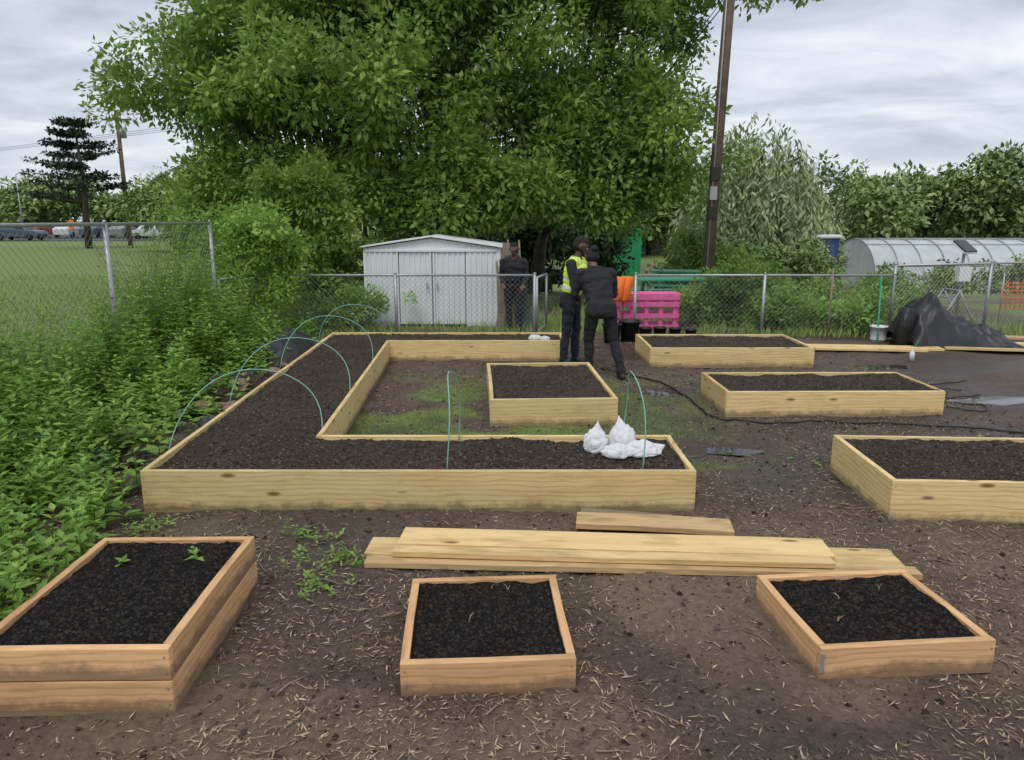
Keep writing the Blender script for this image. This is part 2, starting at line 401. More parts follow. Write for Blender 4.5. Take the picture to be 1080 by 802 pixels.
for s,n_ in zip(segs,nm):
    L=math.dist(*s)
    if L>5:
        mid=tuple((np.array(s[0])*.45+np.array(s[1])*.55)); board(n_,s[0],mid,-.015,H+.013,th,M_pine,e); board(n_+'_b',mid,s[1],-.015,H+.010,th,M_pine,e)
    else: board(n_,s[0],s[1],-.015,H+.012,th,M_pine,e)
screws(e,[(x,4.758,z) for x in (-2.5,1.232) for z in (.05,.14,.24)],(0,-1,0))
def maskC(x,y):
    lx=-2.50-(y-4.78)*.0305; rx=-1.52-(y-5.6)*.049
    left=(x>lx)&(x<rx)&(y>4.78)&(y<11.05)
    front=(y>4.78)&(y<5.60)&(x>lx)&(x<1.23); back=(y>10.3)&(y<11.05)&(x>lx)&(x<.72)
    return left|front|back
zC=lambda X,Y: .262+(fbm(X*2.5,Y*2.5,3,2)-.5)*.05+(fbm(X*20,Y*20,4,3)-.5)*.036
grid_surface('soil',-2.72,1.25,4.78,11.06,.024,zC,maskC,M_soil,e)
n=20000; px=rng.uniform(-2.7,1.2,n); py=4.82+6.2*rng.random(n)**1.5; k=maskC(px,py)&maskC(px+.03,py)&maskC(px-.03,py); px,py=px[k],py[k]
clods('soil_clods',np.stack([px,py,zC(px,py)],-1),rng.uniform(.004,.015,len(px)),M_clod,e)
RB+= [(-.63,5.19,3.8,.86,0),(-2.1,7.9,1.05,6.3,.03),(-1,10.68,3.5,.8,0)]
bed(.36,7.84,1.24,1.86,.05,.27,M_pine,M_soil,M_clod,ncl=2600)
bed(2.97,10.43,2.22,1.22,0.0,.27,M_pine,M_soil,M_clod,ncl=2000)
bed(3.27,7.76,2.22,.98,.0+.01,.26,M_pine,M_soil,M_clod,ncl=2800)
bed(3.76,5.03,2.5,1.06,-.055,.29,M_pine,M_soil,M_clod,ncl=4200)
_,zf1=bed(-1.775,3.17,.80,1.07,.02,.29,M_cedar,M_black,M_clodb,levels=2,step=.012,ncl=6500,amp=.024,soil_gap=.025)
_,zf2=bed(-.12,3.15,.74,.75,.06,.15,M_cedar,M_black,M_clodb,step=.012,ncl=4500,amp=.024,soil_gap=.02)
e3,zf3=bed(1.70,3.235,.80,.68,.085,.15,M_cedar,M_black,M_clodb,step=.012,ncl=4500,amp=.024,soil_gap=.02)
box('corner_bracket',(-.392,-.344,.08),(.016,.004,.09),M_galv,e3,.001)

def plank(p1,p2,wd,z,mat=M_plank,th=.038,name='lumber_plank'):
    p1=Vector((p1[0],p1[1])); p2=Vector((p2[0],p2[1])); L=(p2-p1).length; ang=math.atan2(p2.y-p1.y,p2.x-p1.x)
    n=max(2,int(L/.3)); V=[];F=[]; bow=random.uniform(-.006,.008)
    for i in range(n+1):
        x=L*i/n; wz=bow*math.sin(math.pi*i/n)+random.uniform(-.0006,.0006)
        V+=[(x,-wd/2,wz),(x,wd/2,wz),(x,wd/2,th+wz),(x,-wd/2,th+wz)]
    for i in range(n):
        a=i*4
        for j in range(4): F.append((a+j,a+4+j,a+4+(j+1)%4,a+(j+1)%4))
    F.append((0,1,2,3)); q=n*4; F.append((q+3,q+2,q+1,q))
    o=pymesh(name,V,F,mat,None,bevel=.004); o.location=(p1.x,p1.y,z); o.rotation_euler=(0,0,ang); return o
plank((-.86,4.12),(2.22,3.95),.235,.008); plank((-.84,3.94),(2.26,3.79),.10,.010,th=.036,mat=M_wornpine)
plank((-.67,4.17),(1.84,4.00),.235,.052); plank((-.69,3.99),(1.80,3.84),.09,.053,th=.034)
plank((.42,4.52),(1.40,4.40),.20,.015,M_wornpine)
plank((.46,4.655),(1.05,4.53),.10,.012,M_oldwood)
plank((4.5,11.3),(6.5,11.05),.25,.02); plank((4.6,11.1),(6.2,10.9),.13,.02)
plank((6.5,11.6),(9.2,11.25),.25,.02); plank((6.7,11.45),(9.0,11.0),.2,.06); plank((6.6,11.15),(8.6,10.8),.14,.02)
plank((6.3,11.9),(8.6,11.5),.2,.10,M_wornpine)

# ---------------------------------------------------------------- ground litter
n=130000
px=rng.uniform(-3.2,5.2,n); py=1.4+rng.random(n)**2.0*11
dens=fbm(px*1.1+9,py*1.1,71,3)
k=(~inside_any(px,py))&(rng.random(n)<(.22+1.3*sstep(.38,.62,dens))); px,py=px[k],py[k]; n=len(px)
slivers('straw_and_wood_chips',np.stack([px,py,gz(px,py)+.004+rng.random(n)*.01],-1),rng.uniform(.012,.07,n)*(.5+rng.random(n)*.7),rng.uniform(.002,.009,n),M_chips,rng.random(n)**1.5)
n=18000; px=rng.uniform(-3.2,5.2,n); py=1.4+rng.random(n)**1.6*10; k=~inside_any(px,py); px,py=px[k],py[k]; n=len(px)
clods('earth_clods',np.stack([px,py,gz(px,py)+.001],-1),rng.uniform(.003,.014,n)*(.6+rng.random(n)**3*1.2),M_clod)
L=[]
for i in range(130):
    x=random.uniform(-2.5,3.6); y=random.uniform(1.7,6)
    if inside_any(np.array([x]),np.array([y]),.1)[0]: continue
    a=random.random()*6.28; l=random.uniform(.06,.2); pts=[]
    for j in range(4):
        xx=x+math.cos(a)*l*j/3+random.uniform(-.008,.008); yy=y+math.sin(a)*l*j/3+random.uniform(-.008,.008); pts.append((xx,yy,float(gz(xx,yy))+.012))
    L.append((pts,[.004,.0035,.003,.0015]))
tubes('twigs',L,M_oldwood,seg=5)

# ---------------------------------------------------------------- leaves
def unit(v): return v/np.maximum(np.linalg.norm(v,axis=-1,keepdims=True),1e-6)
def leafmesh(name,P,D,Nn,L,W,mat,tint,parent=None,fold=True):
    D=unit(D); S=unit(np.cross(D,Nn)); U=np.cross(S,D); L=L[:,None]; W=W[:,None]; n=len(P)
    if fold:
        base=P; mid=P+D*L*.5-U*W*.18; tip=P+D*L-U*L*.12; lf=P+D*L*.42-S*W*.5+U*W*.12; rt=P+D*L*.42+S*W*.5+U*W*.12
        V=np.stack([base,mid,tip,lf,rt],1); b0=5*np.arange(n)[:,None]
        F=np.concatenate([b0+np.array([0,1,2,3]),b0+np.array([0,4,2,1])],0); k=5
    else:
        V=np.stack([P,P+D*L*.45-S*W*.5,P+D*L,P+D*L*.45+S*W*.5],1); F=np.arange(4*n).reshape(n,4); k=4
    return npmesh(name,V,F,mat,np.repeat(np.clip(tint,0,1),k),parent)
def rdir(n):
    v=rng.normal(size=(n,3)); return unit(v)
def foliage(name,C,R,per,leaf,mat,parent=None,flat=.75,tbase=None):
    m=len(C); cnt=np.maximum(8,(per*(R/R.mean())**2).astype(int)); id_=np.repeat(np.arange(m),cnt); n=len(id_)
    d=rdir(n); r=rng.random(n)**(.42)
    off=d*r[:,None]*R[id_][:,None]; off[:,2]*=flat
    P=C[id_]+off
    D=d+rdir(n)*.9; D[:,2]-=.25
    Nn=rdir(n)*.75+np.array([0,0,1.0])+d*.3
    L=leaf*rng.uniform(.65,1.25,n)
    tb=(rng.random(m)*.6 if tbase is None else tbase)[id_]
    t=tb+rng.random(n)*.36+.02
    return leafmesh(name,P,D,Nn,L,L*rng.uniform(.42,.6,n),mat,t,parent,fold=False)
def boughs(center,rad,nb,nc,spread,lowcut=None):
    out=[];B=[]
    for i in range(nb):
        d=rdir(1)[0]; d[2]=d[2]*.9+.05
        r=rng.uniform(.55,1.0); b=np.array(center)+d*np.array(rad)*r
        if lowcut is not None and b[2]<lowcut: b[2]=lowcut+rng.random()*.8
        B.append(b)
        k=nc
        c=b+rng.normal(size=(k,3))*np.array([spread,spread,spread*.6]); out.append(c)
    return np.concatenate(out),B
def tree(name,base,crowns,per,leaf,mat,trunk_r,cr=(.35,.75),spread=.75,nb=16,nc=9,lowcut=None,limbs=True,dens_in=None,skirt=None):
    e=empty(name); allC=[];L=[]
    for (c,r,fb) in crowns:
        C,B=boughs(c,r,int(nb*fb),nc,spread,lowcut); allC.append(C)
        if dens_in:
            d=rdir(dens_in)*rng.random((dens_in,1))**.5*np.array(r)*.75; allC.append(np.array(c)+d)
        if limbs:
            fork=Vector((base[0]*.8+c[0]*.2,base[1]*.8+c[1]*.2,base[2]+(c[2]-base[2])*.35))
            for b_ in B:
                b_=Vector(b_); m1=fork.lerp(b_,.5)+Vector((random.uniform(-.3,.3),random.uniform(-.3,.3),random.uniform(-.1,.35)))
                q=trunk_r*random.uniform(.2,.38)
                L.append(([fork,fork.lerp(m1,.5)+Vector((0,0,.1)),m1,m1.lerp(b_,.6),b_],[q,q*.8,q*.6,q*.35,q*.12]))
                for _ in range(2):
                    t_=b_+Vector((random.uniform(-1,1),random.uniform(-1,1),random.uniform(-.3,.7)))*spread*1.1
                    L.append(([m1,m1.lerp(t_,.5),t_],[q*.4,q*.25,q*.06]))
            L.append(([base,Vector(base).lerp(fork,.5)+Vector((random.uniform(-.1,.1),0,0)),fork],[trunk_r*1.15,trunk_r*.9,trunk_r*.55]))
            L.append(([fork,fork.lerp(Vector(c),.6),Vector(c)+Vector((0,0,r[2]*.5))],[trunk_r*.55,trunk_r*.35,trunk_r*.1]))
    if skirt:
        for (c,r,nbs) in skirt:
            C,B=boughs(c,r,nbs,7,.4); allC.append(C)
            for b_ in B[::2]: L.append(([Vector(b_)+Vector((random.uniform(-.3,.3),.8,1.3)),Vector(b_)+Vector((0,.3,.6)),b_],[.035,.022,.006]))
    if L: tubes('trunk_and_limbs',L,M_bark,e,seg=7)
    C=np.concatenate(allC)
    if lowcut is not None: C=C[C[:,2]>lowcut-1.0]
    R=rng.uniform(cr[0],cr[1],len(C))
    foliage('crown',C,R,per,leaf,mat,e)
    return e
tree('shade_tree',(-4.6,18.8,0),[((-6.0,18.6,4.7),(3.1,2.4,2.6),1.2),((-3.7,18.2,7.2),(2.4,2.4,2.2),.7)],140,.17,M_leaf,.24,lowcut=1.9,dens_in=45,skirt=[((-5.5,16.8,2.6),(2.2,.6,1.0),9)])
tree('shade_tree',(-1.9,19.4,0),[((-2.0,17.4,4.8),(3.1,2.3,2.9),1.2),((-.8,17.8,8.0),(3.2,2.3,2.4),.8)],140,.17,M_leaf,.20,lowcut=1.7,dens_in=50,skirt=[((-1.4,16.2,2.55),(2.3,.5,.75),15)])
tree('shade_tree',(.6,21.0,-.1),[((1.9,18.9,4.5),(2.1,1.9,2.3),1.0),((3.2,19.2,7.6),(2.7,2.0,2.3),1.0)],140,.17,M_leaf,.17,lowcut=1.9,dens_in=45,skirt=[((1.7,17.4,2.75),(1.9,.6,.7),12)])
C,_=boughs((.2,24,.8),(4.6,.8,1.5),26,8,.45); C=C[C[:,2]>-.6]
foliage('shade_foliage',C,rng.uniform(.35,.6,len(C)),90,.2,leafmat('shade_dark_leaves',(.04,.075,.02),(.12,.19,.05),0))  # dark foliage mass added to darken the background; under-canopy shade is in its colour
C,_=boughs((-4.1,14.2,1.5),(1.2,.7,1.5),13,7,.32); C=C[C[:,2]>.15]
foliage('fence_shrub',C,rng.uniform(.2,.4,len(C)),190,.11,M_leaf)
C,_=boughs((-4.5,12.7,1.0),(.6,.6,1.3),9,6,.3); C=C[C[:,2]>.1]
foliage('climbing_vine',C,rng.uniform(.15,.35,len(C)),170,.09,M_weed)
for cx,cy,cz,rx,rz,nbh in [(3.9,13.9,.5,.8,.7,8),(5.0,14.2,.45,.9,.55,8),(6.2,13.3,.3,.7,.45,7),(6.9,14.6,.4,1,.5,7),(5.6,12.9,.2,.4,.3,4),(4.6,13.2,.4,.5,.5,5),(-2.9,13.0,.3,.5,.35,5)]:
    C,_=boughs((cx,cy,cz),(rx,.5,rz),nbh,6,.22); C=C[C[:,2]>.02]
    foliage('bush',C,rng.uniform(.12,.3,len(C)),140,.08,M_weed if rng.random()>.4 else M_leaf)
C,_=boughs((5.6,21.5,.9),(1.5,.8,1.2),9,7,.4); foliage('bush',C,rng.uniform(.3,.5,len(C)),140,.15,M_leaf)
C,_=boughs((8.0,23,.3),(2.2,.8,1.0),12,7,.4); foliage('bush',C,rng.uniform(.3,.5,len(C)),120,.16,M_leaf2)
def willow(name,base,rad,h,nstr,leaf):
    e=empty(name); P=[];T=[];D=[]
    for i in range(nstr):
        a=random.random()*6.28; r=rad*math.sqrt(random.random()); x=base[0]+math.cos(a)*r; y=base[1]+math.sin(a)*r
        top=base[2]+h*(1-.45*(r/rad)**2)*random.uniform(.68,1.0); ln=random.uniform(.25,.7)*h; tt=random.random()*.5
        if top-ln<base[2]+.4: ln=top-base[2]-.4
        m=max(4,int(ln/.10))
        s=np.linspace(0,1,m); ox=np.cos(a)*s**.5*.6; oy=np.sin(a)*s**.5*.6
        P.append(np.stack([x+ox+rng.normal(size=m)*.07,y+oy+rng.normal(size=m)*.07,top-s*ln],-1)); T.append(tt+rng.random(m)*.5)
    P=np.concatenate(P);T=np.concatenate(T);n=len(P)
    D=rdir(n)*.8+np.array([0,0,-1.0]); L=leaf*rng.uniform(.7,1.3,n)
    leafmesh('crown',P,D,rdir(n)+np.array([0,-.6,.3]),L,L*.3,M_willow,T,e,fold=False)
    tubes('trunk_and_limbs',[([base,(base[0]+.2,base[1],base[2]+h*.4),(base[0]-.1,base[1],base[2]+h*.8)],[.35,.25,.08])]+
      [([(base[0]+.2,base[1],base[2]+h*.35),(base[0]+math.cos(q)*rad*.4,base[1]+math.sin(q)*rad*.4,base[2]+h*.7),(base[0]+math.cos(q)*rad*.7,base[1]+math.sin(q)*rad*.7,base[2]+h*.75)],[.15,.08,.03]) for q in np.arange(0,6.2,.9)],M_bark,e)
willow('willow_tree',(8.6,27,-1),2.4,6.7,560,.27)
willow('willow_tree',(10.8,30,-1),1.8,5.4,300,.27)
def belt(name,pts,leaf,per,mat,cr,trunks=True):
    e=empty(name);allC=[];L=[]
    for (x,y,z0,r,h) in pts:
        C,B=boughs((x,y,z0+h*.56),(r,r*.8,h*.44),10,7,r*.22); allC.append(C)
        L.append(([(x,y,z0),(x,y,z0+h*.4),(x+.2,y,z0+h*.7)],[.22,.16,.06]))
        for b_ in B[:6]: L.append(([(x,y,z0+h*.35),tuple(b_)],[.09,.02]))
    C=np.concatenate(allC); C=C[C[:,2]>-.8]
    foliage('crown',C,rng.uniform(cr[0],cr[1],len(C)),per,leaf,mat,e)
    tubes('trunks',L,M_bark,e,seg=6)
pts=[]
for x in np.arange(13,44,2.6): pts.append((x+random.uniform(-.8,.8),42+random.uniform(-3,4),-1,random.uniform(1.9,2.9),5.6+random.uniform(-.9,1.4)+max(0,(x-22))*.09))
belt('tree_belt',pts,.36,75,M_leaf2,(.6,1.1))
tree('bare_limb_tree',(13.2,33,-1),[((13.2,33,3.0),(1.6,1.2,2.2),.7)],45,.24,M_leaf2,.12,cr=(.25,.5),spread=.5,nb=11,nc=3)
pts=[(x+random.uniform(-1,1),64+random.uniform(-4,6),-1 if x>0 else 0,random.uniform(2.8,4),random.uniform(5.5,7.5)) for x in np.arange(-22,60,4.2)]
belt('distant_tree_belt',pts,.6,50,M_leaf2,(1.1,1.9))
pts=[(x+random.uniform(-2,2),128+random.uniform(-6,10),0,random.uniform(4,6),random.uniform(5.0,8.5)) for x in np.arange(-120,-20,7)]
belt('distant_tree_belt',pts,1.0,50,M_leaf2,(1.8,2.6))
pts=[(x,y,0,2.2,4.6) for x,y in [(-21,47),(-18,44),(-15,40),(-12,38)]]
belt('roadside_trees',pts,.36,75,M_leaf2,(.6,1.1))
def cedar(name,base,h):
    e=empty(name);C=[];L=[([base,(base[0]+.15,base[1],base[2]+h*.5),(base[0],base[1],base[2]+h)],[.28,.18,.04])]
    for z in np.linspace(.38,1,8):
        r=3.4*(1-.45*abs(z-.6)/.6)*(1.2-z)*1.6
        for q in range(5):
            a=random.random()*6.28; d=Vector((math.cos(a),math.sin(a),.16)); rr=r*random.uniform(.5,1.25); s=Vector((base[0],base[1],base[2]+h*z*.97))
            L.append(([s,s+d*rr],[.06,.015]))
            for t in np.linspace(.4,1,5): C.append(s+d*rr*t+Vector((random.uniform(-.2,.2),random.uniform(-.2,.2),random.uniform(0,.12))))
    C=np.array([tuple(c) for c in C]); foliage('crown',C,rng.uniform(.25,.55,len(C)),36,.28,M_cedarleaf,e,flat=.22)
    tubes('trunk_and_limbs',L,M_bark,e,seg=6)
cedar('cedar_tree',(-29.3,52,0),8.4)

# ---------------------------------------------------------------- weeds on the left
def weeds(name,pos,hts,leafL,mat,pairs=7,spreadlean=.35,parent=None,stems=True):
    P=[];D=[];Nn=[];Ls=[];T=[];SL=[]
    for (x,y,z),h in zip(pos,hts):
        lean=np.array([random.uniform(-1,1),random.uniform(-1,1)])*spreadlean*h; t0=random.random()*.55; a0=random.random()*6.28; lf=leafL*random.uniform(.65,1.35)
        k=max(3,int(pairs*h/.4)); k=min(k,13)
        for i in range(k):
            s=(i+1)/k; c=np.array([x+lean[0]*s*s,y+lean[1]*s*s,z+h*s]); l=lf*(1.2-.6*s)*random.uniform(.7,1.3)
            for q in (0,math.pi):
                a=a0+i*1.57+q+random.uniform(-.4,.4); up=random.uniform(-.25,.6)+.3*s
                P.append(c); D.append((math.cos(a),math.sin(a),up)); Nn.append((random.uniform(-.3,.3)-math.cos(a)*up,random.uniform(-.3,.3)-math.sin(a)*up,1)); Ls.append(l); T.append(t0+random.random()*.4)
        if stems: SL.append(([(x,y,z-.02),(x+lean[0]*.25,y+lean[1]*.25,z+h*.5),(x+lean[0],y+lean[1],z+h)],[.004,.003,.0015]))
    e=empty(name) if parent is None else parent
    Ls=np.array(Ls)
    leafmesh('leaves',np.array(P),np.array(D),np.array(Nn),Ls,Ls*.52,mat,np.array(T),e)
    if SL: tubes('stems',SL,M_weed,e,seg=4)
    return e
pos=[];ht=[]
for i in range(2300):
    y=2.9+random.random()**1.1*9.3
    right=-2.72-(.03*(y-4.8)) if y>4.6 else -2.45
    if y<3.75: right=-2.28
    x=random.uniform(-4.9,right); d=(right-x)
    dens=float(vn(np.array([x*1.4]),np.array([y*1.4]),5)[0])
    if y>5.4 and d<.6 and random.random()<.8*(1-d/.6)+.2: continue
    if dens<.15: continue
    hh=(.15+.28*min(1,d/.9)+.50*min(1,max(0,d-.8)))*random.uniform(.4,1.3)*(.55+.9*dens)
    if y<4.7: hh=max(hh,random.uniform(.14,.38))
    if y>9: hh*=1.2
    pos.append((x,y,float(gz(x,y)))); ht.append(hh)
weeds('weed_patch',pos,ht,.105,M_weed)
pos=[];ht=[]
for i in range(420):
    y=random.uniform(4.8,11.8); x=-4.6+random.uniform(-.45,.45); m_=.55+.9*float(vn(np.array([y*.9]),np.array([3.3]),8)[0]); pos.append((x,y,0)); ht.append(random.uniform(.7,1.6)*m_*(1.1 if y>9.5 else .95))
weeds('climbing_vine',pos,ht,.09,M_weed,pairs=4.2,spreadlean=.3)
pos=[];ht=[]
for i in range(80):
    x,y=random.choice([(-1.15,3.95),(-1.0,3.65),(-2.3,4.4),(-.95,3.95),(-1.25,4.25)]); x+=random.gauss(0,.08);y+=random.gauss(0,.07)
    if inside_any(np.array([x]),np.array([y]),.04)[0]: continue
    pos.append((x,y,float(gz(x,y)))); ht.append(random.uniform(.03,.12))
for i in range(32):
    x=random.uniform(-2.3,5);y=random.uniform(2,9)
    if inside_any(np.array([x]),np.array([y]),.04)[0]: continue
    pos.append((x,y,float(gz(x,y)))); ht.append(random.uniform(.01,.025))
weeds('small_weeds',pos,ht,.038,M_weed,pairs=12,spreadlean=.5,stems=False)
def stalks(name,P,h,n=4,mat=M_chips,t=.9):
    L=[]
    for (x,y,z) in P:
        for j in range(n):
            a=random.random()*6.28; l=h*random.uniform(.6,1.1); o=random.uniform(.3,.9)*l
            L.append(([(x,y,z-.01),(x+math.cos(a)*o*.3,y+math.sin(a)*o*.3,z+l*.5),(x+math.cos(a)*o,y+math.sin(a)*o,z+l*.8)],[.0018,.0014,.0006]))
    V=[];F=[]
    for p,r in L:
        v,f=tubegeo(p,r,4,len(V)); V+=v;F+=f
    o=pymesh(name,V,F,mat); me=o.data; a=me.attributes.new('tint','FLOAT_COLOR','POINT'); a.data.foreach_set('color',np.tile(np.array([t,t,t,1],np.float32),len(me.vertices))); return o
stalks('dry_stalks',[(-.10,3.42,.13),(-.02,3.40,.13),(-.2,3.12,.13),(1.6,3.3,.13),(1.85,3.42,.13),(1.5,3.1,.13)],.05,3)
weeds('seedlings',[(-1.62,3.5,.265),(-1.60,3.47,.265),(-1.95,3.42,.265)],[.05,.04,.02],.055,M_weed,pairs=18,stems=False)
def blades(name,px,py,h,wd,mat=M_grass):
    n=len(px); P=np.stack([px,py,gz(px,py)-.005],-1); D=rdir(n)*.45+np.array([0,0,1.0])
    leafmesh(name,P,D,rdir(n),h*rng.uniform(.5,1.3,n),np.full(n,wd),mat,rng.random(n),fold=False)
n=30000; px=rng.uniform(-1.5,3.0,n); py=rng.uniform(5.65,10.2,n); m=fbm(px*1.3,py*1.3,21,4); k=(~inside_any(px,py))&(rng.random(n)<sstep(.38,.54,m)*(1-sstep(1.0,2.4,px))*(1-sstep(7.8,9.8,py))); blades('grass_patch',px[k],py[k],.03,.004)
n=40000; px=-4.7-rng.random(n)**1.6*14; py=4.5+rng.random(n)*22; blades('grass_field',px,py,.10,.015)
n=16000; px=rng.uniform(-3.2,10,n); py=12.2+rng.random(n)**1.5*6; m=fbm(px*1.3,py*1.3,21,4); k=m>.40; blades('tall_grass',px[k],py[k],.16,.012)

# ---------------------------------------------------------------- chain-link fences
def chainlink(name,p1,p2,h,spacing,s=.075,wr=.0021,pr=.028):
    p1=Vector((*p1,0));p2=Vector((*p2,0)); L=(p2-p1).length; d=(p2-p1).normalized(); e=empty(name)
    T=[]; n=max(1,round(L/spacing))
    for i in range(n+1):
        p=p1+d*L*i/n; T.append(([p+Vector((0,0,-.9 if p.y>15 else -.1)),p+Vector((0,0,h+.02))],[pr,pr])); T.append(([p+Vector((0,0,h+.02)),p+Vector((0,0,h+.05))],[pr*1.15,pr*.4]))
    tubes('posts',T,M_galv,e)
    tube('top_rail',[p1+Vector((0,0,h)),p2+Vector((0,0,h))],.02,M_galv,e)
    seg=[]
    k=-h
    while k<L:
        a=max(0,-k); b_=min(h,L-k)
        if b_>a: seg.append((k+a,a,k+b_,b_)); seg.append((k+a,h-a,k+b_,h-b_))
        k+=s*1.15
    seg=np.array(seg); P0=np.array(p1)[None]+np.array(d)[None]*seg[:,0:1]; P0[:,2]=seg[:,1]+.02; P1=np.array(p1)[None]+np.array(d)[None]*seg[:,2:3]; P1[:,2]=seg[:,3]+.02
    dirv=unit(P1-P0); nrm=np.tile(np.cross(np.array(d),(0,0,1)),(len(seg),1)); sd_=np.cross(dirv,nrm)
    V=[]
    for q in range(3):
        a=q*2.0944; o=nrm*math.cos(a)*wr+sd_*math.sin(a)*wr; V.append(P0+o); V.append(P1+o)
    V=np.stack(V,1); b0=6*np.arange(len(seg))[:,None]
    F=np.concatenate([b0+np.array([0,1,3,2]),b0+np.array([2,3,5,4]),b0+np.array([4,5,1,0])],0)
    npmesh('wire_mesh',V,F,M_wire,parent=e); return e
chainlink('chain_link_fence',(-4.6,2.6),(-4.6,11.5),1.9,2.95,s=.085,wr=.0016)
chainlink('chain_link_fence',(-4.58,11.6),(-4.3,12.5),1.04,1)
chainlink('chain_link_fence',(-4.3,12.5),(.38,12.5),1.04,2.3)
chainlink('chain_link_fence',(2.08,12.5),(6.4,12.45),1.04,2.2)
chainlink('chain_link_fence',(6.4,12.45),(12.5,14.5),1.2,2.4)

# ---------------------------------------------------------------- shed
e=empty('metal_garden_shed',(-1.47,13.75,0))
W2=1.24; dpt=1.7; ez=1.46; pz=1.64
box('left_wall',(-W2,dpt/2,ez/2),(.03,dpt,ez),M_shed,e); box('right_wall',(W2,dpt/2,ez/2),(.03,dpt,ez),M_shed,e); box('back_wall',(0,dpt,ez/2),(2*W2-.04,.03,ez),M_shed,e)
def corr(name,x0,x1,z0,ztop,y,parent,mat):
    xs=[];ys=[];x=x0; prof=[(.0,0),(.05,0),(.06,.018),(.09,.018),(.10,0)]
    while x<x1:
        for dx,dy in prof[:-1]:
            if x+dx<x1: xs.append(x+dx); ys.append(y-dy)
        x+=.10
    xs.append(x1);ys.append(y)
    V=[];F=[]
    for a,b_ in zip(xs,ys): V+=[(a,b_,z0),(a,b_,ztop(a))]
    for i in range(len(xs)-1): F.append((2*i,2*i+2,2*i+3,2*i+1))
    return pymesh(name,V,F,mat,parent)
gt=lambda x: ez+(pz-ez)*(1-abs(x)/W2)-.02
corr('front_panel_left',-W2+.02,-.62,0,gt,0,e,M_shed); corr('front_panel_right',.62,W2-.02,0,gt,0,e,M_shed)
corr('door_left',-.61,-.006,.04,lambda x:1.38,.012,e,M_shed); corr('door_right',.006,.61,.04,lambda x:1.38,.012,e,M_shed)
pymesh('gable',[(-.62,-.003,1.385),(.62,-.003,1.385),(.62,-.003,gt(.62)),(0,-.003,gt(0)),(-.62,-.003,gt(-.62))],[(0,1,2,3,4)],M_shedtrim,e)
for s in (-1,1):
    pymesh('roof_slope',[(0,-.08,pz),(s*(W2+.07),-.08,ez-.012),(s*(W2+.07),dpt+.08,ez-.012),(0,dpt+.08,pz),(0,-.08,pz+.03),(s*(W2+.07),-.08,ez+.018),(s*(W2+.07),dpt+.08,ez+.018),(0,dpt+.08,pz+.03)],BF,M_shedtrim,e,bevel=.004)
    box('corner_trim',(s*(W2-.005),-.012,ez/2-.02),(.05,.02,ez-.06),M_shedtrim,e); box('door_trim',(s*.03,-.02,.70),(.025,.012,1.3),M_shedtrim,e); box('door_handle',(s*.09,-.035,.75),(.02,.03,.12),M_galv,e)
box('door_header',(0,-.022,1.40),(2*W2-.06,.018,.05),M_shedtrim,e)
L=[]
for i in range(9):
    x=-.22+i*.05; L.append(([(x+random.uniform(-.02,.1),13.35,0),(x-random.uniform(.0,.18),13.8,random.uniform(1.2,1.6))],[.018,.016]))
tubes('leaning_garden_poles',L,M_oldwood)
box('leaning_green_panel',(.14,13.30,.66),(.26,.04,1.42),M_green_t,None,rot=(-.18,-.22,0))
box('leaning_board',(-.16,13.45,.75),(.14,.04,1.6),M_oldwood,None,rot=(-.15,.08,0))
tubes('fence_gate',[([(.42,12.5,.08),(.42,12.5,1.0)],.02),([(.42,12.5,1.0),(.62,13.4,1.0)],.02),([(.62,13.4,1.0),(.62,13.4,.08)],.02),([(.62,13.4,.08),(.42,12.5,.08)],.02)],M_galv)

# ---------------------------------------------------------------- pink pallet bench, orange jacket, picnic table
e=empty('pink_pallet_planter',(2.36,12.95,0))
for i,x in enumerate((-.5,-.25,0,.25,.5)): box('post_%d'%i,(x,0,.33),(.07,.05,.64),M_pink,e)
for i,z in enumerate((.10,.30,.50,.62)): box('front_slat_%d'%i,(0,-.04,z),(1.14,.02,.085),M_pink,e)
for i,z in enumerate((.10,.30,.50,.62)): box('rear_slat_%d'%i,(0,.48,z),(1.14,.02,.085),M_pink,e)
for s in (-.555,.555):
    for z in (.12,.38,.58): box('side_slat',(s,.22,z),(.02,.46,.085),M_pink,e)
for i in range(4): box('top_slat_%d'%i,(0,.04+i*.13,.675),(1.2,.10,.02),M_pink,e)
V=[];F=[]
for j in range(9):
    for i in range(9):
        x=1.76+i*.038+.01*math.sin(j*1.3); s=j/8; z=1.0-.42*s+ .012*math.sin(i*2.2); y=12.74+.03*math.sin(i*1.6+j*.4)-.05*math.sin(s*3); V.append((x-.03*math.sin(s*3)*((i-4)/4),y,z))
for j in range(8):
    for i in range(8): a=j*9+i; F.append((a,a+1,a+10,a+9))
o=pymesh('orange_jacket',V,F,M_orange,smooth=True); sm=o.modifiers.new('s','SOLIDIFY'); sm.thickness=.05; sb=o.modifiers.new('b','SUBSURF'); sb.levels=1; sb.render_levels=1
tubes('jacket_stand',[([(1.92,12.80,0),(1.92,12.80,1.0)],.02),([(1.76,12.80,.98),(2.06,12.80,.98)],.015)],M_oldwood)
def picnic(x,y,rot,z=0):
    e=empty('picnic_table',(x,y,z),rot)
    for i in range(5): box('top_plank_%d'%i,(0,-.3+i*.15,.74),(1.8,.135,.04),M_greenp,e)
    for s in (-1,1):
        for k in (0,1): box('bench_plank',(0,s*(.62+k*.14),.44),(1.8,.125,.04),M_greenp,e)
        for t in (-1,1): box('leg',(t*.65,s*.36,.37),(.06,.07,.92),M_greenp,e,rot=(s*.55,0,0))
        box('bench_support',(s*.68,0,.40),(.05,1.5,.08),M_greenp,e); box('top_support',(s*.68,0,.70),(.05,.7,.06),M_greenp,e)
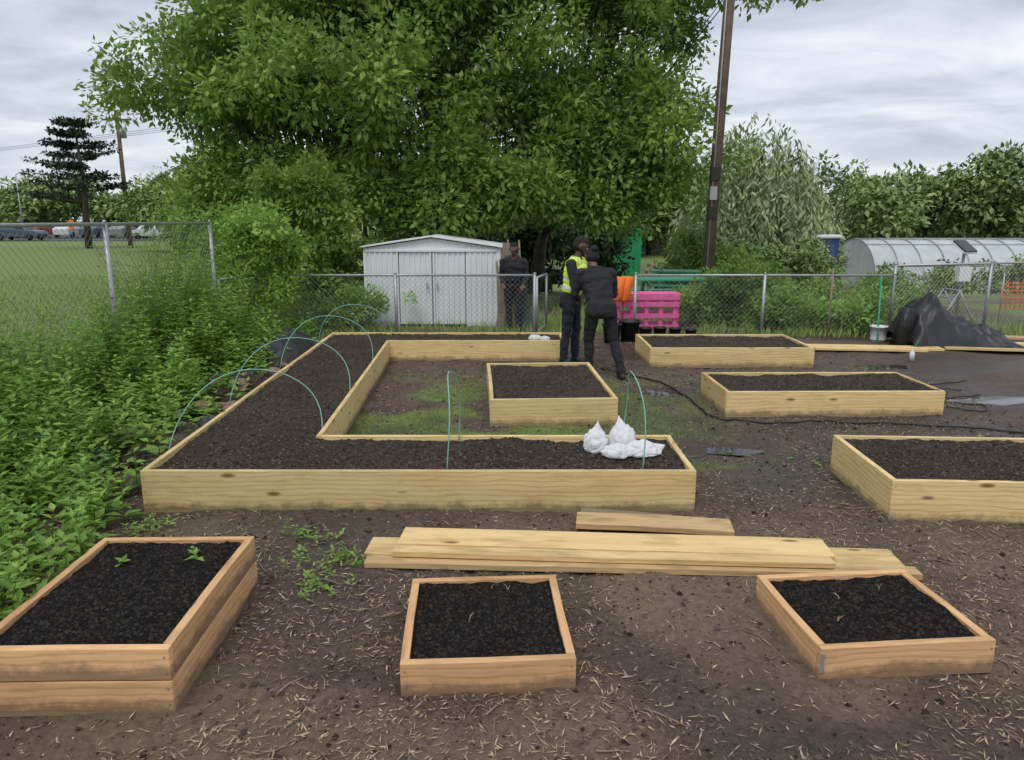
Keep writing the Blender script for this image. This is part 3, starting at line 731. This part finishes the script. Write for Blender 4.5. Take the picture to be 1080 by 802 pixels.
picnic(3.45,15.6,.1); picnic(4.3,18.2,-.2,-.02)
e=empty('wooden_pallet',(4.35,14.6,.0))
for i in range(6): box('slat_%d'%i,(0,0,.06+i*.1),(.9,.02,.07),M_oldwood,e)
for x in (-.42,0,.42): box('runner',(x,.05,.33),(.04,.09,.64),M_oldwood,e)

# ---------------------------------------------------------------- pots, buckets, bags
def revolve(name,prof,mat,loc,parent=None,seg=20):
    V=[];F=[]
    for r,z in prof:
        for j in range(seg): a=2*math.pi*j/seg; V.append((r*math.cos(a),r*math.sin(a),z))
    for i in range(len(prof)-1):
        for j in range(seg): F.append((i*seg+j,i*seg+(j+1)%seg,(i+1)*seg+(j+1)%seg,(i+1)*seg+j))
    F.append(tuple(range(seg))[::-1])
    return pymesh(name,V,F,mat,parent,smooth=True,loc=loc)
def pot(x,y,s=1,mat=M_blk,name='nursery_pot'):
    e=empty(name,(x,y,0)); revolve('pot',[(.12*s,0),(.15*s,.28*s),(.165*s,.28*s),(.165*s,.31*s),(.145*s,.31*s),(.14*s,.27*s)],mat,(0,0,0),e)
    revolve('soil',[(.0,.262*s),(.143*s,.262*s)],M_black,(0,0,0),e)
for x,y,s in [(1.62,11.9,1.0),(1.93,12.05,1.1),(2.2,12.1,.7),(2.45,12.15,.7),(2.7,12.15,.65),(2.95,12.1,.6)]: pot(x,y,s)
for i in range(7): pot(3.15+i*.2,11.6+.08*math.sin(i),.45)
weeds('potted_seedlings',[(3.15+i*.2,11.6+.08*math.sin(i),.12) for i in range(7)],[.12]*7,.06,M_weed,pairs=14)
e=empty('white_bucket',(5.95,11.9,0)); revolve('pail',[(.10,0),(.13,.25),(.14,.25),(.14,.27),(.125,.27),(.12,.05)],M_white,(0,0,0),e); tube('handle',[(.13*math.cos(a),.0,.25+.1*math.sin(a)) for a in np.linspace(0,3.14,9)],.004,M_galv,e)
revolve('plastic_bottle',[(.035,0),(.035,.11),(.015,.14),(.015,.17)],M_white,(5.66,10.3,.0))
mb,nt,b=newmat('bag_film'); b.inputs['Roughness'].default_value=.6
trn=N(nt,'ShaderNodeBsdfTranslucent'); trn.inputs[0].default_value=(.92,.92,.93,1); mx=N(nt,'ShaderNodeMixShader'); mx.inputs[0].default_value=.35
tcb=N(nt,'ShaderNodeTexCoord').outputs['Object']; nt.links.new(ramp(nt,noise(nt,tcb,14,4,.6),[(.35,(.88,.88,.89)),(.6,(.94,.94,.95))]),b.inputs['Base Color']); bump(nt,b,noise(nt,tcb,22,3,.5,1.0),.4,.01)
nt.links.new(b.outputs[0],mx.inputs[1]); nt.links.new(trn.outputs[0],mx.inputs[2]); nt.links.new(mx.outputs[0],nt.nodes['Material Output'].inputs[0])
def bag(name,c,rx,ry,h,seed,parent,knot=None):
    bm=bmesh.new(); bmesh.ops.create_icosphere(bm,subdivisions=5,radius=1)
    for v in bm.verts:
        p=v.co.copy(); q=p*1.5+Vector((seed*7.1,seed*3.3,0))
        crease=abs(mnoise.noise(q*1.1))*.45+abs(mnoise.noise(q*2.4))*.18+abs(mnoise.noise(q*6))*.05
        f=.86+crease*.6
        z=p.z*f; z=z if z>0 else z*.35
        co=Vector((p.x*f*rx,p.y*f*ry,z*h))
        if knot:
            dk=(p-Vector(knot).normalized()).length; t=max(0,1-dk/.5)
            co+=Vector(knot)*t*t*.6*h
        v.co=co+Vector(c)+Vector((0,0,.22*h))
    me=bpy.data.meshes.new(name); bm.to_mesh(me); bm.free(); me.materials.append(mb)
    for p in me.polygons: p.use_smooth=True
    o=bpy.data.objects.new(name,me); link(o,parent); return o
e=empty('plastic_bags')
bag('bag_1',(.62,5.28,.27),.095,.085,.14,1,e,knot=(.1,0,.9)); bag('bag_2',(.83,5.36,.28),.11,.09,.15,2.3,e,knot=(-.15,0,.8)); bag('bag_3',(.95,5.18,.27),.14,.10,.09,4.1,e,knot=(.7,0,.3)); bag('bag_4',(.76,5.14,.27),.11,.08,.08,5.5,e,knot=(-.7,-.2,.2))
e=empty('plastic_bags'); bag('bag_1',(.33,10.5,.27),.10,.08,.06,3.3,e); bag('bag_2',(.47,10.45,.27),.08,.06,.05,2.3,e)

# ---------------------------------------------------------------- hoops
def hoop(p1,p2,top,z0=.2,lean=0):
    p1=Vector((*p1,z0));p2=Vector((*p2,z0)); pts=[]
    for i in range(25):
        a=math.pi*i/24; t=.5-.5*math.cos(a); p=p1.lerp(p2,t); s=math.sin(a)**.8; p.z=z0+(top-z0)*s; p.y+=lean*s; p.x+=.02*math.sin(a*3); pts.append(p)
    tube('garden_hoop',pts,.0048,M_hoop,seg=6)
hoop((-.45,4.83),(-.42,5.56),.88); hoop((.90,4.86),(.86,5.56),.88)
hoop((-2.66,5.45),(-1.55,5.75),.76,.15,.3); hoop((-2.72,6.9),(-1.63,7.2),.80,.2,.25); hoop((-2.78,8.7),(-1.72,8.95),.80,.2,.2); hoop((-2.8,10.6),(-1.78,10.8),.75,.2)
def smoothpts(P,n=8):
    P=[Vector(p) for p in P]; out=[]
    for i in range(len(P)-1):
        a=P[max(i-1,0)];b_=P[i];c_=P[i+1];d=P[min(i+2,len(P)-1)]
        for j in range(n):
            t=j/n; out.append(.5*((2*b_)+(c_-a)*t+(2*a-5*b_+4*c_-d)*t*t+(3*b_-a-3*c_+d)*t**3))
    out.append(P[-1])
    for q in out: q.z=float(gz(q.x,q.y))+.014
    return out
tube('garden_hose',smoothpts([(1.2,9.7,.02),(1.6,9.1,.02),(1.9,8.5,.02),(1.98,7.7,.02),(2.05,7.2,.02),(2.6,6.95,.02),(3.3,7.02,.02),(4.2,6.85,.02),(4.9,6.6,.02),(5.6,6.9,.02)]),.010,M_hose)
tubes('electric_cable',[(smoothpts([(4.6,7.6,.02),(4.9,7.45,.02),(5.1,7.8,.02),(4.8,8.1,.02),(5.4,8.3,.02)]),.007),(smoothpts([(5.3,8.5,.02),(4.9,8.7,.02),(5.6,8.9,.02)]),.007)],M_hose)

# ---------------------------------------------------------------- black tarp heap and net
xs=np.linspace(0,1,90); ys=np.linspace(0,1,50); X,Y=np.meshgrid(xs,ys)
prof=np.interp(X,[0,.08,.2,.35,.55,.8,1],[.25,.8,1.0,.72,.55,.30,.02]); cross=np.sin(np.pi*np.clip(Y,0,1))**.6
fold=np.abs(fbm(X*9+Y*3,Y*4,8,4)-.5)*2
Zt=(.92*prof*cross*(.86+.3*fbm(X*6,Y*6,9,3)))-.16*(1-fold)*cross*np.minimum(1,prof*2)+.03
Xt=6.15+X*1.75+.1*(fbm(X*4,Y*5,12,3)-.5); Yt=11.15+Y*1.1+.25*(fbm(X*4,Y*3,14,3)-.5)-.2*X
i=np.arange(X.size).reshape(X.shape); F=np.stack([i[:-1,:-1],i[:-1,1:],i[1:,1:],i[1:,:-1]],-1).reshape(-1,4)
npmesh('black_tarp_heap',np.stack([Xt,Yt,Zt],-1),F,M_tarp,smooth=True)
e=empty('plastic_net_roll',(6.0,11.35,0))
L=[]
for q in range(16):
    a=q*.3927; L.append(([(.13*math.cos(a),.13*math.sin(a),0),(.13*math.cos(a+.9)+.1,.13*math.sin(a+.9),.62)],.005)); L.append(([(.13*math.cos(a),.13*math.sin(a),0),(.13*math.cos(a-.9)+.1,.13*math.sin(a-.9),.62)],.005))
tubes('net',L,M_blk,e,seg=4); tubes('rolled_core',[([(0,0,0),(.1,0,.62)],[.10,.10])],M_tarp,e)
tube('leaning_stake',[(5.85,11.7,0),(6.1,12.3,1.05)],.015,M_greenp); tube('wooden_stake',[(5.3,12.3,0),(5.35,12.42,1.15)],.02,M_oldwood)

# ---------------------------------------------------------------- background structures
e=empty('utility_pole',(4.28,16.4,-.1)); tube('pole',[(0,0,0),(.12,0,5),(.26,0,10.0)],[.125,.115,.10],M_poleW,e,seg=14)
box('meter_box',(.03,-.15,3.0),(.20,.12,.27),M_blk,e); box('switch_box',(.01,-.14,2.6),(.15,.10,.28),M_galv,e); box('lower_box',(-.01,-.14,2.2),(.17,.10,.25),M_blk,e)
tube('conduit',[(-.05,-.125,.1),(.04,-.13,5),(.12,-.12,9)],.018,M_galv,e); box('crossarm',(.2,-.14,9.4),(2.2,.1,.12),M_poleW,e)
tubes('power_line',[([(4.4+i*.9-.9,16.4,9.3),(-20+i,45,7.2),(-60+i,80,8.4)],.012) for i in range(3)],M_blk)
e=empty('shipping_container',(4.55,34,-1))
box('body',(0,1.3,1.25),(2.5,2.6,2.5),M_gcont,e)
for i in range(12): box('rib',(-1.15+i*.209,-.012,1.25),(.09,.03,2.3),M_gcont,e)
for s in (-1,1): box('corner_post',(s*1.24,-.01,1.25),(.1,.1,2.56),M_gcont,e)
box('top_beam',(0,-.02,2.52),(2.5,.08,.09),M_gcont,e)
e=empty('portable_toilet',(10.4,25.5,-.8)); box('cabin',(0,0,1.1),(1.0,1.0,2.1),M_blue,e,.03); box('door',(0,-.51,1.05),(.7,.02,1.8),simple('door_blue',(.05,.10,.22)),e); box('roof',(0,0,2.2),(1.1,1.1,.12),M_white,e,.04); tube('vent_pipe',[(.3,.3,2.2),(.3,.3,2.6)],.05,M_white,e)
e=empty('fuel_drums',(6.2,28,-.9))
for i,(x,m) in enumerate([(0,M_red),(.6,M_white),(1.2,M_red)]): revolve('drum_%d'%i,[(.28,0),(.28,.3),(.3,.32),(.28,.34),(.28,.6),(.3,.62),(.28,.64),(.28,.9),(.0,.9)],m,(x,0,0),e)
e=empty('red_trailer',(5.2,24,-.6)); box('deck',(0,0,.6),(1.5,1,.12),M_red,e); box('side',(0,-.5,.85),(1.5,.04,.4),M_white,e)
for s in(-1,1):
    o=revolve('wheel',[(.0,-.08),(.28,-.08),(.3,0),(.28,.08),(0,.08)],M_tire,(s*.45,-.55,.3),e); o.rotation_euler=(math.pi/2,0,0)
tube('drawbar',[(.75,0,.55),(1.4,0,.45)],.04,M_red,e)
m,nt,b=newmat('greenhouse_film'); b.inputs['Roughness'].default_value=.3
tcx=N(nt,'ShaderNodeTexCoord').outputs['Object']; nt.links.new(ramp(nt,noise(nt,tcx,1.5,5),[(.3,(.58,.63,.65)),(.7,(.80,.84,.86))]),b.inputs['Base Color'])
tl=N(nt,'ShaderNodeBsdfTranslucent'); tl.inputs[0].default_value=(.8,.84,.86,1); mx=N(nt,'ShaderNodeMixShader'); mx.inputs[0].default_value=.3; nt.links.new(b.outputs[0],mx.inputs[1]); nt.links.new(tl.outputs[0],mx.inputs[2]); nt.links.new(mx.outputs[0],nt.nodes['Material Output'].inputs[0])
e=empty('hoop_greenhouse',(15.2,31,-1.15)); V=[];F=[];Lh=[]
R=2.3; nseg=18; Lg=12
for j in range(13):
    x=Lg*j/12; ring=[]
    for i_ in range(nseg+1):
        a=math.pi*i_/nseg; V.append((x,R-R*math.cos(a),2.25*max(0,math.sin(a))**.85)); ring.append((x,R-(R+.02)*math.cos(a),2.28*max(0,math.sin(a))**.85))
    Lh.append((ring,.025))
for j in range(12):
    for i_ in range(nseg): a=j*(nseg+1)+i_; F.append((a,a+1,a+nseg+2,a+nseg+1))
pymesh('film',V,F,m,e,smooth=True); tubes('hoops',Lh,M_galv,e,seg=6)
tubes('purlins',[([(0,R-(R+.03)*math.cos(a),2.29*math.sin(a)**.85),(Lg,R-(R+.03)*math.cos(a),2.29*math.sin(a)**.85)],.02) for a in (.5,1.1,1.57)],M_galv,e)
pymesh('end_wall',[(0,R-R*math.cos(math.pi*i_/nseg),2.25*max(0,math.sin(math.pi*i_/nseg))**.85) for i_ in range(nseg+1)],[tuple(range(nseg+1))],m,e)
C,_=boughs((19,26,-.2),(5.5,.8,.5),26,7,.35); C=C[C[:,2]>-1]; foliage('bush',C,rng.uniform(.25,.45,len(C)),70,.16,M_leaf2)
e=empty('solar_panel',(9.35,15.5,0)); tube('post',[(0,0,-.1),(0,0,1.4)],.03,M_galv,e); box('panel',(0,0,1.42),(.42,.03,.36),M_glass,e,rot=(-.9,.0,.5)); box('frame',(0,.03,1.4),(.46,.03,.40),M_white,e,rot=(-.9,0,.5)); box('cabinet',(0,-.06,.85),(.25,.15,.3),M_white,e)
L=[]
x0=9.4
for i in range(40): L.append(([(x0+i*.09,14.2,.25+.02*math.sin(i)),(x0+i*.09,14.2,.78+.03*math.sin(i*.4))],.007))
for j in range(8): L.append(([(x0,14.2,.27+j*.07),(x0+1.8,14.2,.30+j*.07),(x0+3.5,14.2,.25+j*.07)],.008))
tubes('orange_safety_net',L,M_orange,seg=4); tubes('net_stakes',[([(x0+i*1.2,14.22,-.1),(x0+i*1.2,14.22,.95)],.015) for i in range(4)],M_galv)
e=empty('metal_rack',(7.6,13.2,0)); K=.75
tubes('frame',[([(0,0,0),(.5*K,0,.95*K)],.015),([(.5*K,0,.95*K),(1.0*K,0,.0)],.015),([(0,.5,0),(.5*K,.5,.95*K)],.015),([(.5*K,.5,.95*K),(1.0*K,.5,0)],.015),([(.5*K,0,.95*K),(.5*K,.5,.95*K)],.015)]+[([(.1*K*k,0,.19*K*k),(.1*K*k,.5,.19*K*k)],.012) for k in range(1,5)],M_galv,e)
e=empty('brick_house',(-34.5,84,0)); box('walls',(0,2,1.4),(6,6,2.8),M_brick,e)
pymesh('roof',[(-3.4,-1.4,2.8),(3.4,-1.4,2.8),(3.4,5.4,2.8),(-3.4,5.4,2.8),(-2.2,2,4.6),(2.2,2,4.6)],[(0,1,5,4),(1,2,5),(2,3,4,5),(3,0,4),(0,3,2,1)],M_roof,e)
for x in (-2.2,-.6,2.0): box('window',(x,-1.035,1.6),(.9,.05,1.0),M_glass,e); box('window_frame',(x,-1.0,1.6),(1.05,.05,1.15),M_white,e)
box('door',(.8,-1.02,1.0),(.9,.05,2.0),M_oldwood,e)
e=empty('white_warehouse',(12,70,-1)); box('walls',(0,4,2.2),(16,8,4.4),M_shed,e); box('roof',(0,4,4.5),(16.6,8.6,.25),M_galv,e)
for i in range(5): box('loading_door',(-6+i*3,-.03,1.4),(2,.06,2.6),M_galv,e)
def road_strip(name,x0,x1,y0,y1,z,mat): return pymesh(name,[(x0,y0,z),(x1,y0,z),(x1,y1,z),(x0,y1,z)],[(0,1,2,3)],mat)
road_strip('road',-160,-24,70,78,.035,M_asph); road_strip('parking_lot',-100,-40,80,100,.033,M_asph); road_strip('road_centre_line',-160,-24,73.9,74.05,.045,simple('road_paint',(.7,.6,.2)))
def car(x,y,rot,col,z=0.04):
    e=empty('parked_car',(x,y,z),rot); m=simple('car_paint',col,.3,.1,var=.03,bmp=0)
    prof=[(-2.2,.3),(2.15,.3),(2.25,.6),(2.1,.85),(1.2,.98),(.6,1.42),(-1.1,1.46),(-1.9,1.05),(-2.25,.95)]
    V=[(a,-.85*(.86 if b_>1.2 else 1),b_) for a,b_ in prof]+[(a,.85*(.86 if b_>1.2 else 1),b_) for a,b_ in prof]; n=len(prof)
    F=[tuple(range(n)),tuple(range(n,2*n))[::-1]]+[(i,n+i,n+(i+1)%n,(i+1)%n) for i in range(n)]
    pymesh('body',V,F,m,e,bevel=.05)
    for s in (-1,1):
        pymesh('side_windows',[(-1.5,s*.835,1.03),(1.0,s*.85,1.03),(.55,s*.76,1.36),(-1.05,s*.76,1.39)],[(0,1,2,3)],M_glass,e)
        for wx in (-1.4,1.4):
            o=revolve('wheel',[(0,-.11),(.3,-.11),(.33,-.05),(.33,.05),(.3,.11),(0,.11)],M_tire,(wx,s*.80,.33),e); o.rotation_euler=(math.pi/2,0,0)
    pymesh('windscreen',[(1.17,-.75,1.02),(1.17,.75,1.02),(.66,.68,1.39),(.66,-.68,1.39)],[(0,1,2,3)],M_glass,e)
cols=[(.6,.6,.6),(.05,.06,.08),(.35,.03,.03),(.7,.7,.72),(.1,.12,.16),(.25,.26,.27),(.6,.62,.6),(.08,.08,.1),(.5,.5,.52)]
for i in range(9): car(-58+i*3.1,83+.4*(i%2),math.radians(90+random.uniform(-8,8)),cols[i])
car(-47,72,0,(.08,.1,.14)); car(-36,76,math.pi,(.6,.6,.62))
car(-.2,30,.1,(.05,.06,.09),-.85)
def lamp(x,y,h):
    e=empty('street_lamp',(x,y,0)); tube('pole',[(0,0,0),(0,0,h)],[.09,.06],M_galv,e); tube('arm',[(0,0,h),(.6,0,h+.3),(1.6,0,h+.35)],.04,M_galv,e); box('lamp_head',(1.8,0,h+.33),(.6,.25,.12),M_galv,e,.03)
lamp(-57,88,7.0)
e=empty('utility_pole',(-26.9,53,0)); tube('pole',[(0,0,0),(0,0,9.0)],[.17,.13],M_poleW,e); box('crossarm',(0,-.12,8.6),(2,.1,.12),M_poleW,e); revolve('transformer',[(.0,0),(.22,0),(.22,.7),(0,.75)],M_galv,(.35,-.1,7.4),e)
e=empty('traffic_sign',(-42,72,0)); tube('post',[(0,0,0),(0,0,1.6)],.03,M_galv,e); box('sign_plate',(0,-.04,1.5),(.75,.02,.75),M_orange,e,rot=(0,math.pi/4,0))
e=empty('rubble_pile')
for i in range(60):
    x=-3.05+random.gauss(0,.24); y=8.5+random.gauss(0,1.5); bm=bmesh.new(); bmesh.ops.create_icosphere(bm,subdivisions=3,radius=random.uniform(.05,.15)); sd_=random.random()*40
    for v in bm.verts: v.co*=1+.5*mnoise.noise(v.co*14+Vector((sd_,0,0)))+.2*mnoise.noise(v.co*40+Vector((sd_,0,0)))
    bm.transform(Matrix.Translation((x,y,.05))@Matrix.Diagonal((1.2,1,.7,1))); me=bpy.data.meshes.new('lump'); bm.to_mesh(me); bm.free(); me.materials.append(random.choice([M_tarp,M_soil,M_brick,M_oldwood,M_tarp,M_soil])); link(bpy.data.objects.new('lump',me),e)
# dark plastic sheet crumpled among the weeds behind the bed
xs=np.linspace(0,1,40); X,Y=np.meshgrid(xs,xs); rr=np.clip(1-((X-.5)**2+(Y-.5)**2)*4,0,1)
i=np.arange(X.size).reshape(X.shape); F=np.stack([i[:-1,:-1],i[:-1,1:],i[1:,1:],i[1:,:-1]],-1).reshape(-1,4)
npmesh('black_plastic_sheet',np.stack([-3.75+X*.9+.1*fbm(X*5,Y*5,3),9.6+Y*1.5,.02+rr**.5*.35*(.5+fbm(X*5,Y*5,6,4))],-1),F,M_tarp,smooth=True)

# ---------------------------------------------------------------- people
_ico=bmesh.new(); bmesh.ops.create_icosphere(_ico,subdivisions=2,radius=1); ICO=[v.co.copy() for v in _ico.verts]; _ico.free()
def person(name,loc,rot,scale,skin,hairc,top,pants,arms,feet,lean=0.0,headturn=(0,0),vest=None,bun=False,broad=1.0,beard=False,shoe=(.02,.02,.02)):
    P=[]
    pel=Vector((0,0,.93)); cl,sl=math.cos(lean),math.sin(lean)
    def up(p):
        p=Vector(p)-pel; return pel+Vector((p.x,p.y*cl+p.z*sl,-p.y*sl+p.z*cl))
    B=broad
    P.append(('pants',Vector((-.075*B,-.01,.93)),.115,Vector((.075*B,-.01,.93)),.115))
    P.append(('pants',Vector((-.08*B,-.035,.88)),.105,Vector((.08*B,-.035,.88)),.105))
    P.append(('top',up((-.06*B,0,1.06)),.115,up((.06*B,0,1.06)),.115))
    P.append(('top',up((-.07*B,.01,1.18)),.118,up((.07*B,.01,1.18)),.118))
    P.append(('top',up((-.09*B,.01,1.29)),.118,up((.09*B,.01,1.29)),.118))
    P.append(('top',up((-.06*B,0,1.12)),.118,up((.08*B,.01,1.24)),.118))
    P.append(('top',up((-.15*B,0,1.39)),.075,up((.15*B,0,1.39)),.075))
    P.append(('top',up((-.07,-.01,1.43)),.06,up((.07,-.01,1.43)),.06))
    P.append(('skin',up((0,0,1.42)),.056,up((0,.015,1.54)),.052))
    hc=up((0,.02,1.62)); hy,hp=headturn
    HR=Matrix.Rotation(hy,3,'Z')@Matrix.Rotation(hp-lean*.6,3,'X')
    def hd(p): return hc+HR@Vector(p)
    P.append(('skin',hd((0,-.012,.03)),.083,hd((0,.018,.025)),.082))
    P.append(('beard' if beard else 'skin',hd((0,.025,-.045)),.058,hd((0,.050,-.075)),.040))
    P.append(('skin',hd((0,.085,.018)),.010,hd((0,.104,-.012)),.015))
    for s in (-1,1):
        P.append(('skin',hd((s*.082,0,.015)),.014,hd((s*.086,-.008,-.015)),.012))
        P.append(('skin',hd((s*.03,.075,.035)),.017,hd((s*.045,.066,.034)),.014))
        P.append(('skin',hd((s*.02,.078,-.045)),.014,hd((0,.086,-.043)),.015))
    P.append(('hair',hd((0,-.03,.05)),.085,hd((0,.015,.068)),.072)); P.append(('hair',hd((0,-.045,-.01)),.07,hd((0,-.035,.03)),.08))
    if bun: P.append(('hair',hd((0,-.10,.09)),.045,hd((0,-.12,.08)),.045)); P.append(('hair',hd((-.05,-.03,0)),.045,hd((.05,-.03,0)),.045))
    for s,(f,kn) in zip((-1,1),feet):
        hip=Vector((s*.095*B,0,.88)); an=Vector((f[0],f[1],.095+(f[2] if len(f)>2 else 0))); knee=Vector(kn)
        P.append(('pants',hip,.098,knee,.064)); P.append(('pants',hip.lerp(knee,.3),.094,hip.lerp(knee,.3),.094))
        P.append(('pants',knee,.062,knee.lerp(an,.35)+Vector((0,-.015,0)),.062)); P.append(('pants',knee.lerp(an,.35)+Vector((0,-.015,0)),.062,an,.050))
        toe=an+Vector((f[3] if len(f)>3 else s*.04,.17,-.055)); P.append(('shoe',an+Vector((0,-.04,-.05)),.042,toe,.035)); P.append(('shoe',an,.042,an+Vector((0,.06,-.045)),.042))
    for s,(el,wr) in zip((-1,1),arms):
        sh=up((s*.185*B,0,1.385)); el=up(el); wr=up(wr)
        P.append(('arm',sh,.068,el,.049)); P.append(('arm',el,.049,wr,.035))
        d=(wr-el).normalized(); side=d.cross(Vector((0,0,1)))
        side=side.normalized() if side.length>.1 else Vector((1,0,0)); nrm=side.cross(d).normalized()
        P.append(('skin',wr,.026,wr+d*.02,.027))
        for k in range(4):
            o=side*(k-1.5)*.02; P.append(('skin',wr+d*.025+o*.6,.015,wr+d*.085+o,.012))
            l=(.036,.042,.04,.032)[k]; a=wr+d*.09+o; b_=a+d*l*.8-nrm*l*.5; c_=b_+d*l*.2-nrm*l*.75
            P.append(('skin',a,.0095,b_,.0085)); P.append(('skin',b_,.0085,c_,.0075))
        th=wr+d*.03+side*s*.025; t2=th+(d*.6+side*s*.7).normalized()*.045
        P.append(('skin',th,.013,t2,.010)); P.append(('skin',t2,.010,t2+d*.028-nrm*.01,.0085))
    V=[];F=[]
    for lab,a,ra,b_,rb in P:
        bm=bmesh.new()
        for c_ in ICO: bm.verts.new(a+c_*ra)
        if (a-b_).length>1e-4:
            for c_ in ICO: bm.verts.new(b_+c_*rb)
        r=bmesh.ops.convex_hull(bm,input=bm.verts)
        bad=[g_ for g_ in r['geom_interior'] if isinstance(g_,bmesh.types.BMVert)]
        bmesh.ops.delete(bm,geom=bad,context='VERTS')
        bmesh.ops.recalc_face_normals(bm,faces=bm.faces)
        bm.verts.index_update(); o0=len(V); V+=[v.co.copy() for v in bm.verts]; F+=[tuple(o0+v.index for v in f.verts) for f in bm.faces]; bm.free()
    tmp=pymesh('tmp',V,F,None); r=tmp.modifiers.new('r','REMESH'); r.mode='VOXEL'; r.voxel_size=.0085; s_=tmp.modifiers.new('s','SMOOTH'); s_.iterations=4; s_.factor=.5
    dg=bpy.context.evaluated_depsgraph_get(); dg.update(); me=bpy.data.meshes.new_from_object(tmp.evaluated_get(dg)); bpy.data.objects.remove(tmp)
    me.name=name; nv=len(me.vertices); co=np.empty(nv*3,np.float32); me.vertices.foreach_get('co',co); co=co.reshape(-1,3)
    npf=len(me.polygons); cen=np.empty(npf*3,np.float32); me.polygons.foreach_get('center',cen); cen=cen.reshape(-1,3)
    best=np.full(npf,9.);lab_i=np.zeros(npf,int); labs=['skin','hair','top','arm','pants','shoe','beard']
    for lab,a,ra,b_,rb in P:
        a_=np.array(a);d=np.array(b_)-a_; dd=max(1e-8,d@d); t=np.clip(((cen-a_)@d)/dd,0,1); q=a_+t[:,None]*d; dist=np.linalg.norm(cen-q,axis=1)-(ra+(rb-ra)*t)
        k=dist<best; best[k]=dist[k]; lab_i[k]=labs.index(lab)
    vcloth=np.zeros(nv,bool)
    for i_ in np.nonzero((lab_i>=2)&(lab_i<=4))[0]: vcloth[list(me.polygons[i_].vertices)]=True
    nor=np.array([v.normal[:] for v in me.vertices],np.float32)
    for i_ in np.nonzero(vcloth)[0]:
        p=co[i_]; q=Vector((p[0]*9,p[1]*9,p[2]*14)); co[i_]+=nor[i_]*(mnoise.noise(q)*.012+mnoise.noise(q*2.3)*.005+.003)
    me.vertices.foreach_set('co',co.ravel()); me.update()
    mats=[simple(name+'_skin',skin,.55,var=.06,bmp=0),simple(name+'_hair',hairc,.8,var=.3,scale=40),simple(name+'_top',top,.85,var=.2,scale=10),None,simple(name+'_trousers',pants,.85,var=.2,scale=10),simple(name+'_shoes',shoe,.6),None]
    mats[3]=mats[2]; mats[6]=mats[1]
    me.materials.clear()
    for m_ in mats: me.materials.append(m_)
    me.polygons.foreach_set('material_index',lab_i.astype(np.int32)); me.polygons.foreach_set('use_smooth',np.ones(npf,bool)); me.update()
    e=empty(name,loc,rot); e.scale=(scale,)*3
    o=bpy.data.objects.new('body',me); link(o,e)
    for s in (-1,1):
        for nm_,r_,off,m_ in (('eye_white',.011,.0,M_white),('iris',.006,.0075,M_blk)):
            bm=bmesh.new(); bmesh.ops.create_uvsphere(bm,u_segments=10,v_segments=8,radius=r_); bm.transform(Matrix.Translation(hd((s*.031,.086+off,.016)))); m2=bpy.data.meshes.new(nm_); bm.to_mesh(m2); bm.free(); m2.materials.append(m_); link(bpy.data.objects.new(nm_,m2),e)
    tube('mouth',[hd((-.022,.096,-.044)),hd((0,.102,-.043)),hd((.022,.096,-.044))],.004,simple(name+'_lips',tuple(c*.7 for c in skin)),e,seg=6)
    if vest:
        loc_z=((cen-np.array(pel))@np.array(up((0,0,1.93))-pel))
        sel=(lab_i==2)&(loc_z>-.02)&(loc_z<.54)
        shx=np.abs(cen[:,0])<.20*B
        arm_near=(lab_i==3)&(np.abs(cen[:,0])<.215*B)&(loc_z>.34)
        sel=(sel|arm_near)&shx
        VV=co+nor*.016; FF=[];MI=[]
        for i_ in np.nonzero(sel)[0]:
            FF.append(tuple(me.polygons[i_].vertices)); z=loc_z[i_]; x=abs(cen[i_,0])
            MI.append(1 if (.12<z<.165 or .24<z<.285 or (.085<x<.115 and z>.285)) else 0)
        used=sorted({v for f in FF for v in f}); mp_={v:i_ for i_,v in enumerate(used)}
        o=pymesh('safety_vest',[VV[v] for v in used],[tuple(mp_[v] for v in f) for f in FF],vest,e,smooth=True); o.data.materials.append(simple('reflective_tape',(.7,.72,.72),.3))
        for p_,mi in zip(o.data.polygons,MI): p_.material_index=mi
        so_=o.modifiers.new('s','SOLIDIFY'); so_.thickness=.006
    return e
M_vest=simple('hi_vis_yellow',(.75,.95,.05),.6,var=.08)
bs=[((-.095,.02),(-.10,.03,.49)),((.095,.0),(.10,.02,.49))]
person('man_in_safety_vest',(.80,9.98,-.005),math.radians(-112),1.0,(.13,.07,.045),(.012,.010,.009),(.018,.020,.032),(.014,.016,.024),
  [((-.25,.08,1.13),(-.12,.28,1.08)),((.25,.08,1.13),(.06,.29,1.10))],[((-.13,.03),(-.12,.04,.49)),((.12,-.06),(.11,-.02,.49))],lean=.14,headturn=(.35,-.45),vest=M_vest,broad=1.12,beard=True)
person('woman_in_black',(1.10,9.12,-.005),math.radians(16),.97,(.15,.085,.055),(.010,.009,.009),(.014,.014,.017),(.015,.015,.018),
  [((-.27,.14,1.17),(-.15,.36,1.20)),((.28,.14,1.15),(.06,.36,1.18))],[((-.10,.12),(-.11,.12,.49)),((.24,-.16),(.18,-.01,.48))],lean=.50,headturn=(.15,-.2),bun=True,broad=1.24)
person('man_in_black_jacket',(.04,13.15,-.06),math.radians(172),.93,(.11,.06,.04),(.010,.010,.010),(.014,.014,.017),(.013,.013,.016),
  [((-.25,.02,1.12),(-.20,.22,.98)),((.25,.02,1.12),(.18,.24,1.0))],bs,lean=.05,headturn=(0,-.15),broad=1.08)
e=empty('seed_packet_box',(1.03,9.68,1.02)); box('carton',(0,0,0),(.14,.10,.09),M_white,e,.006); box('label',(0,-.052,0),(.10,.003,.05),M_orange,e,0)
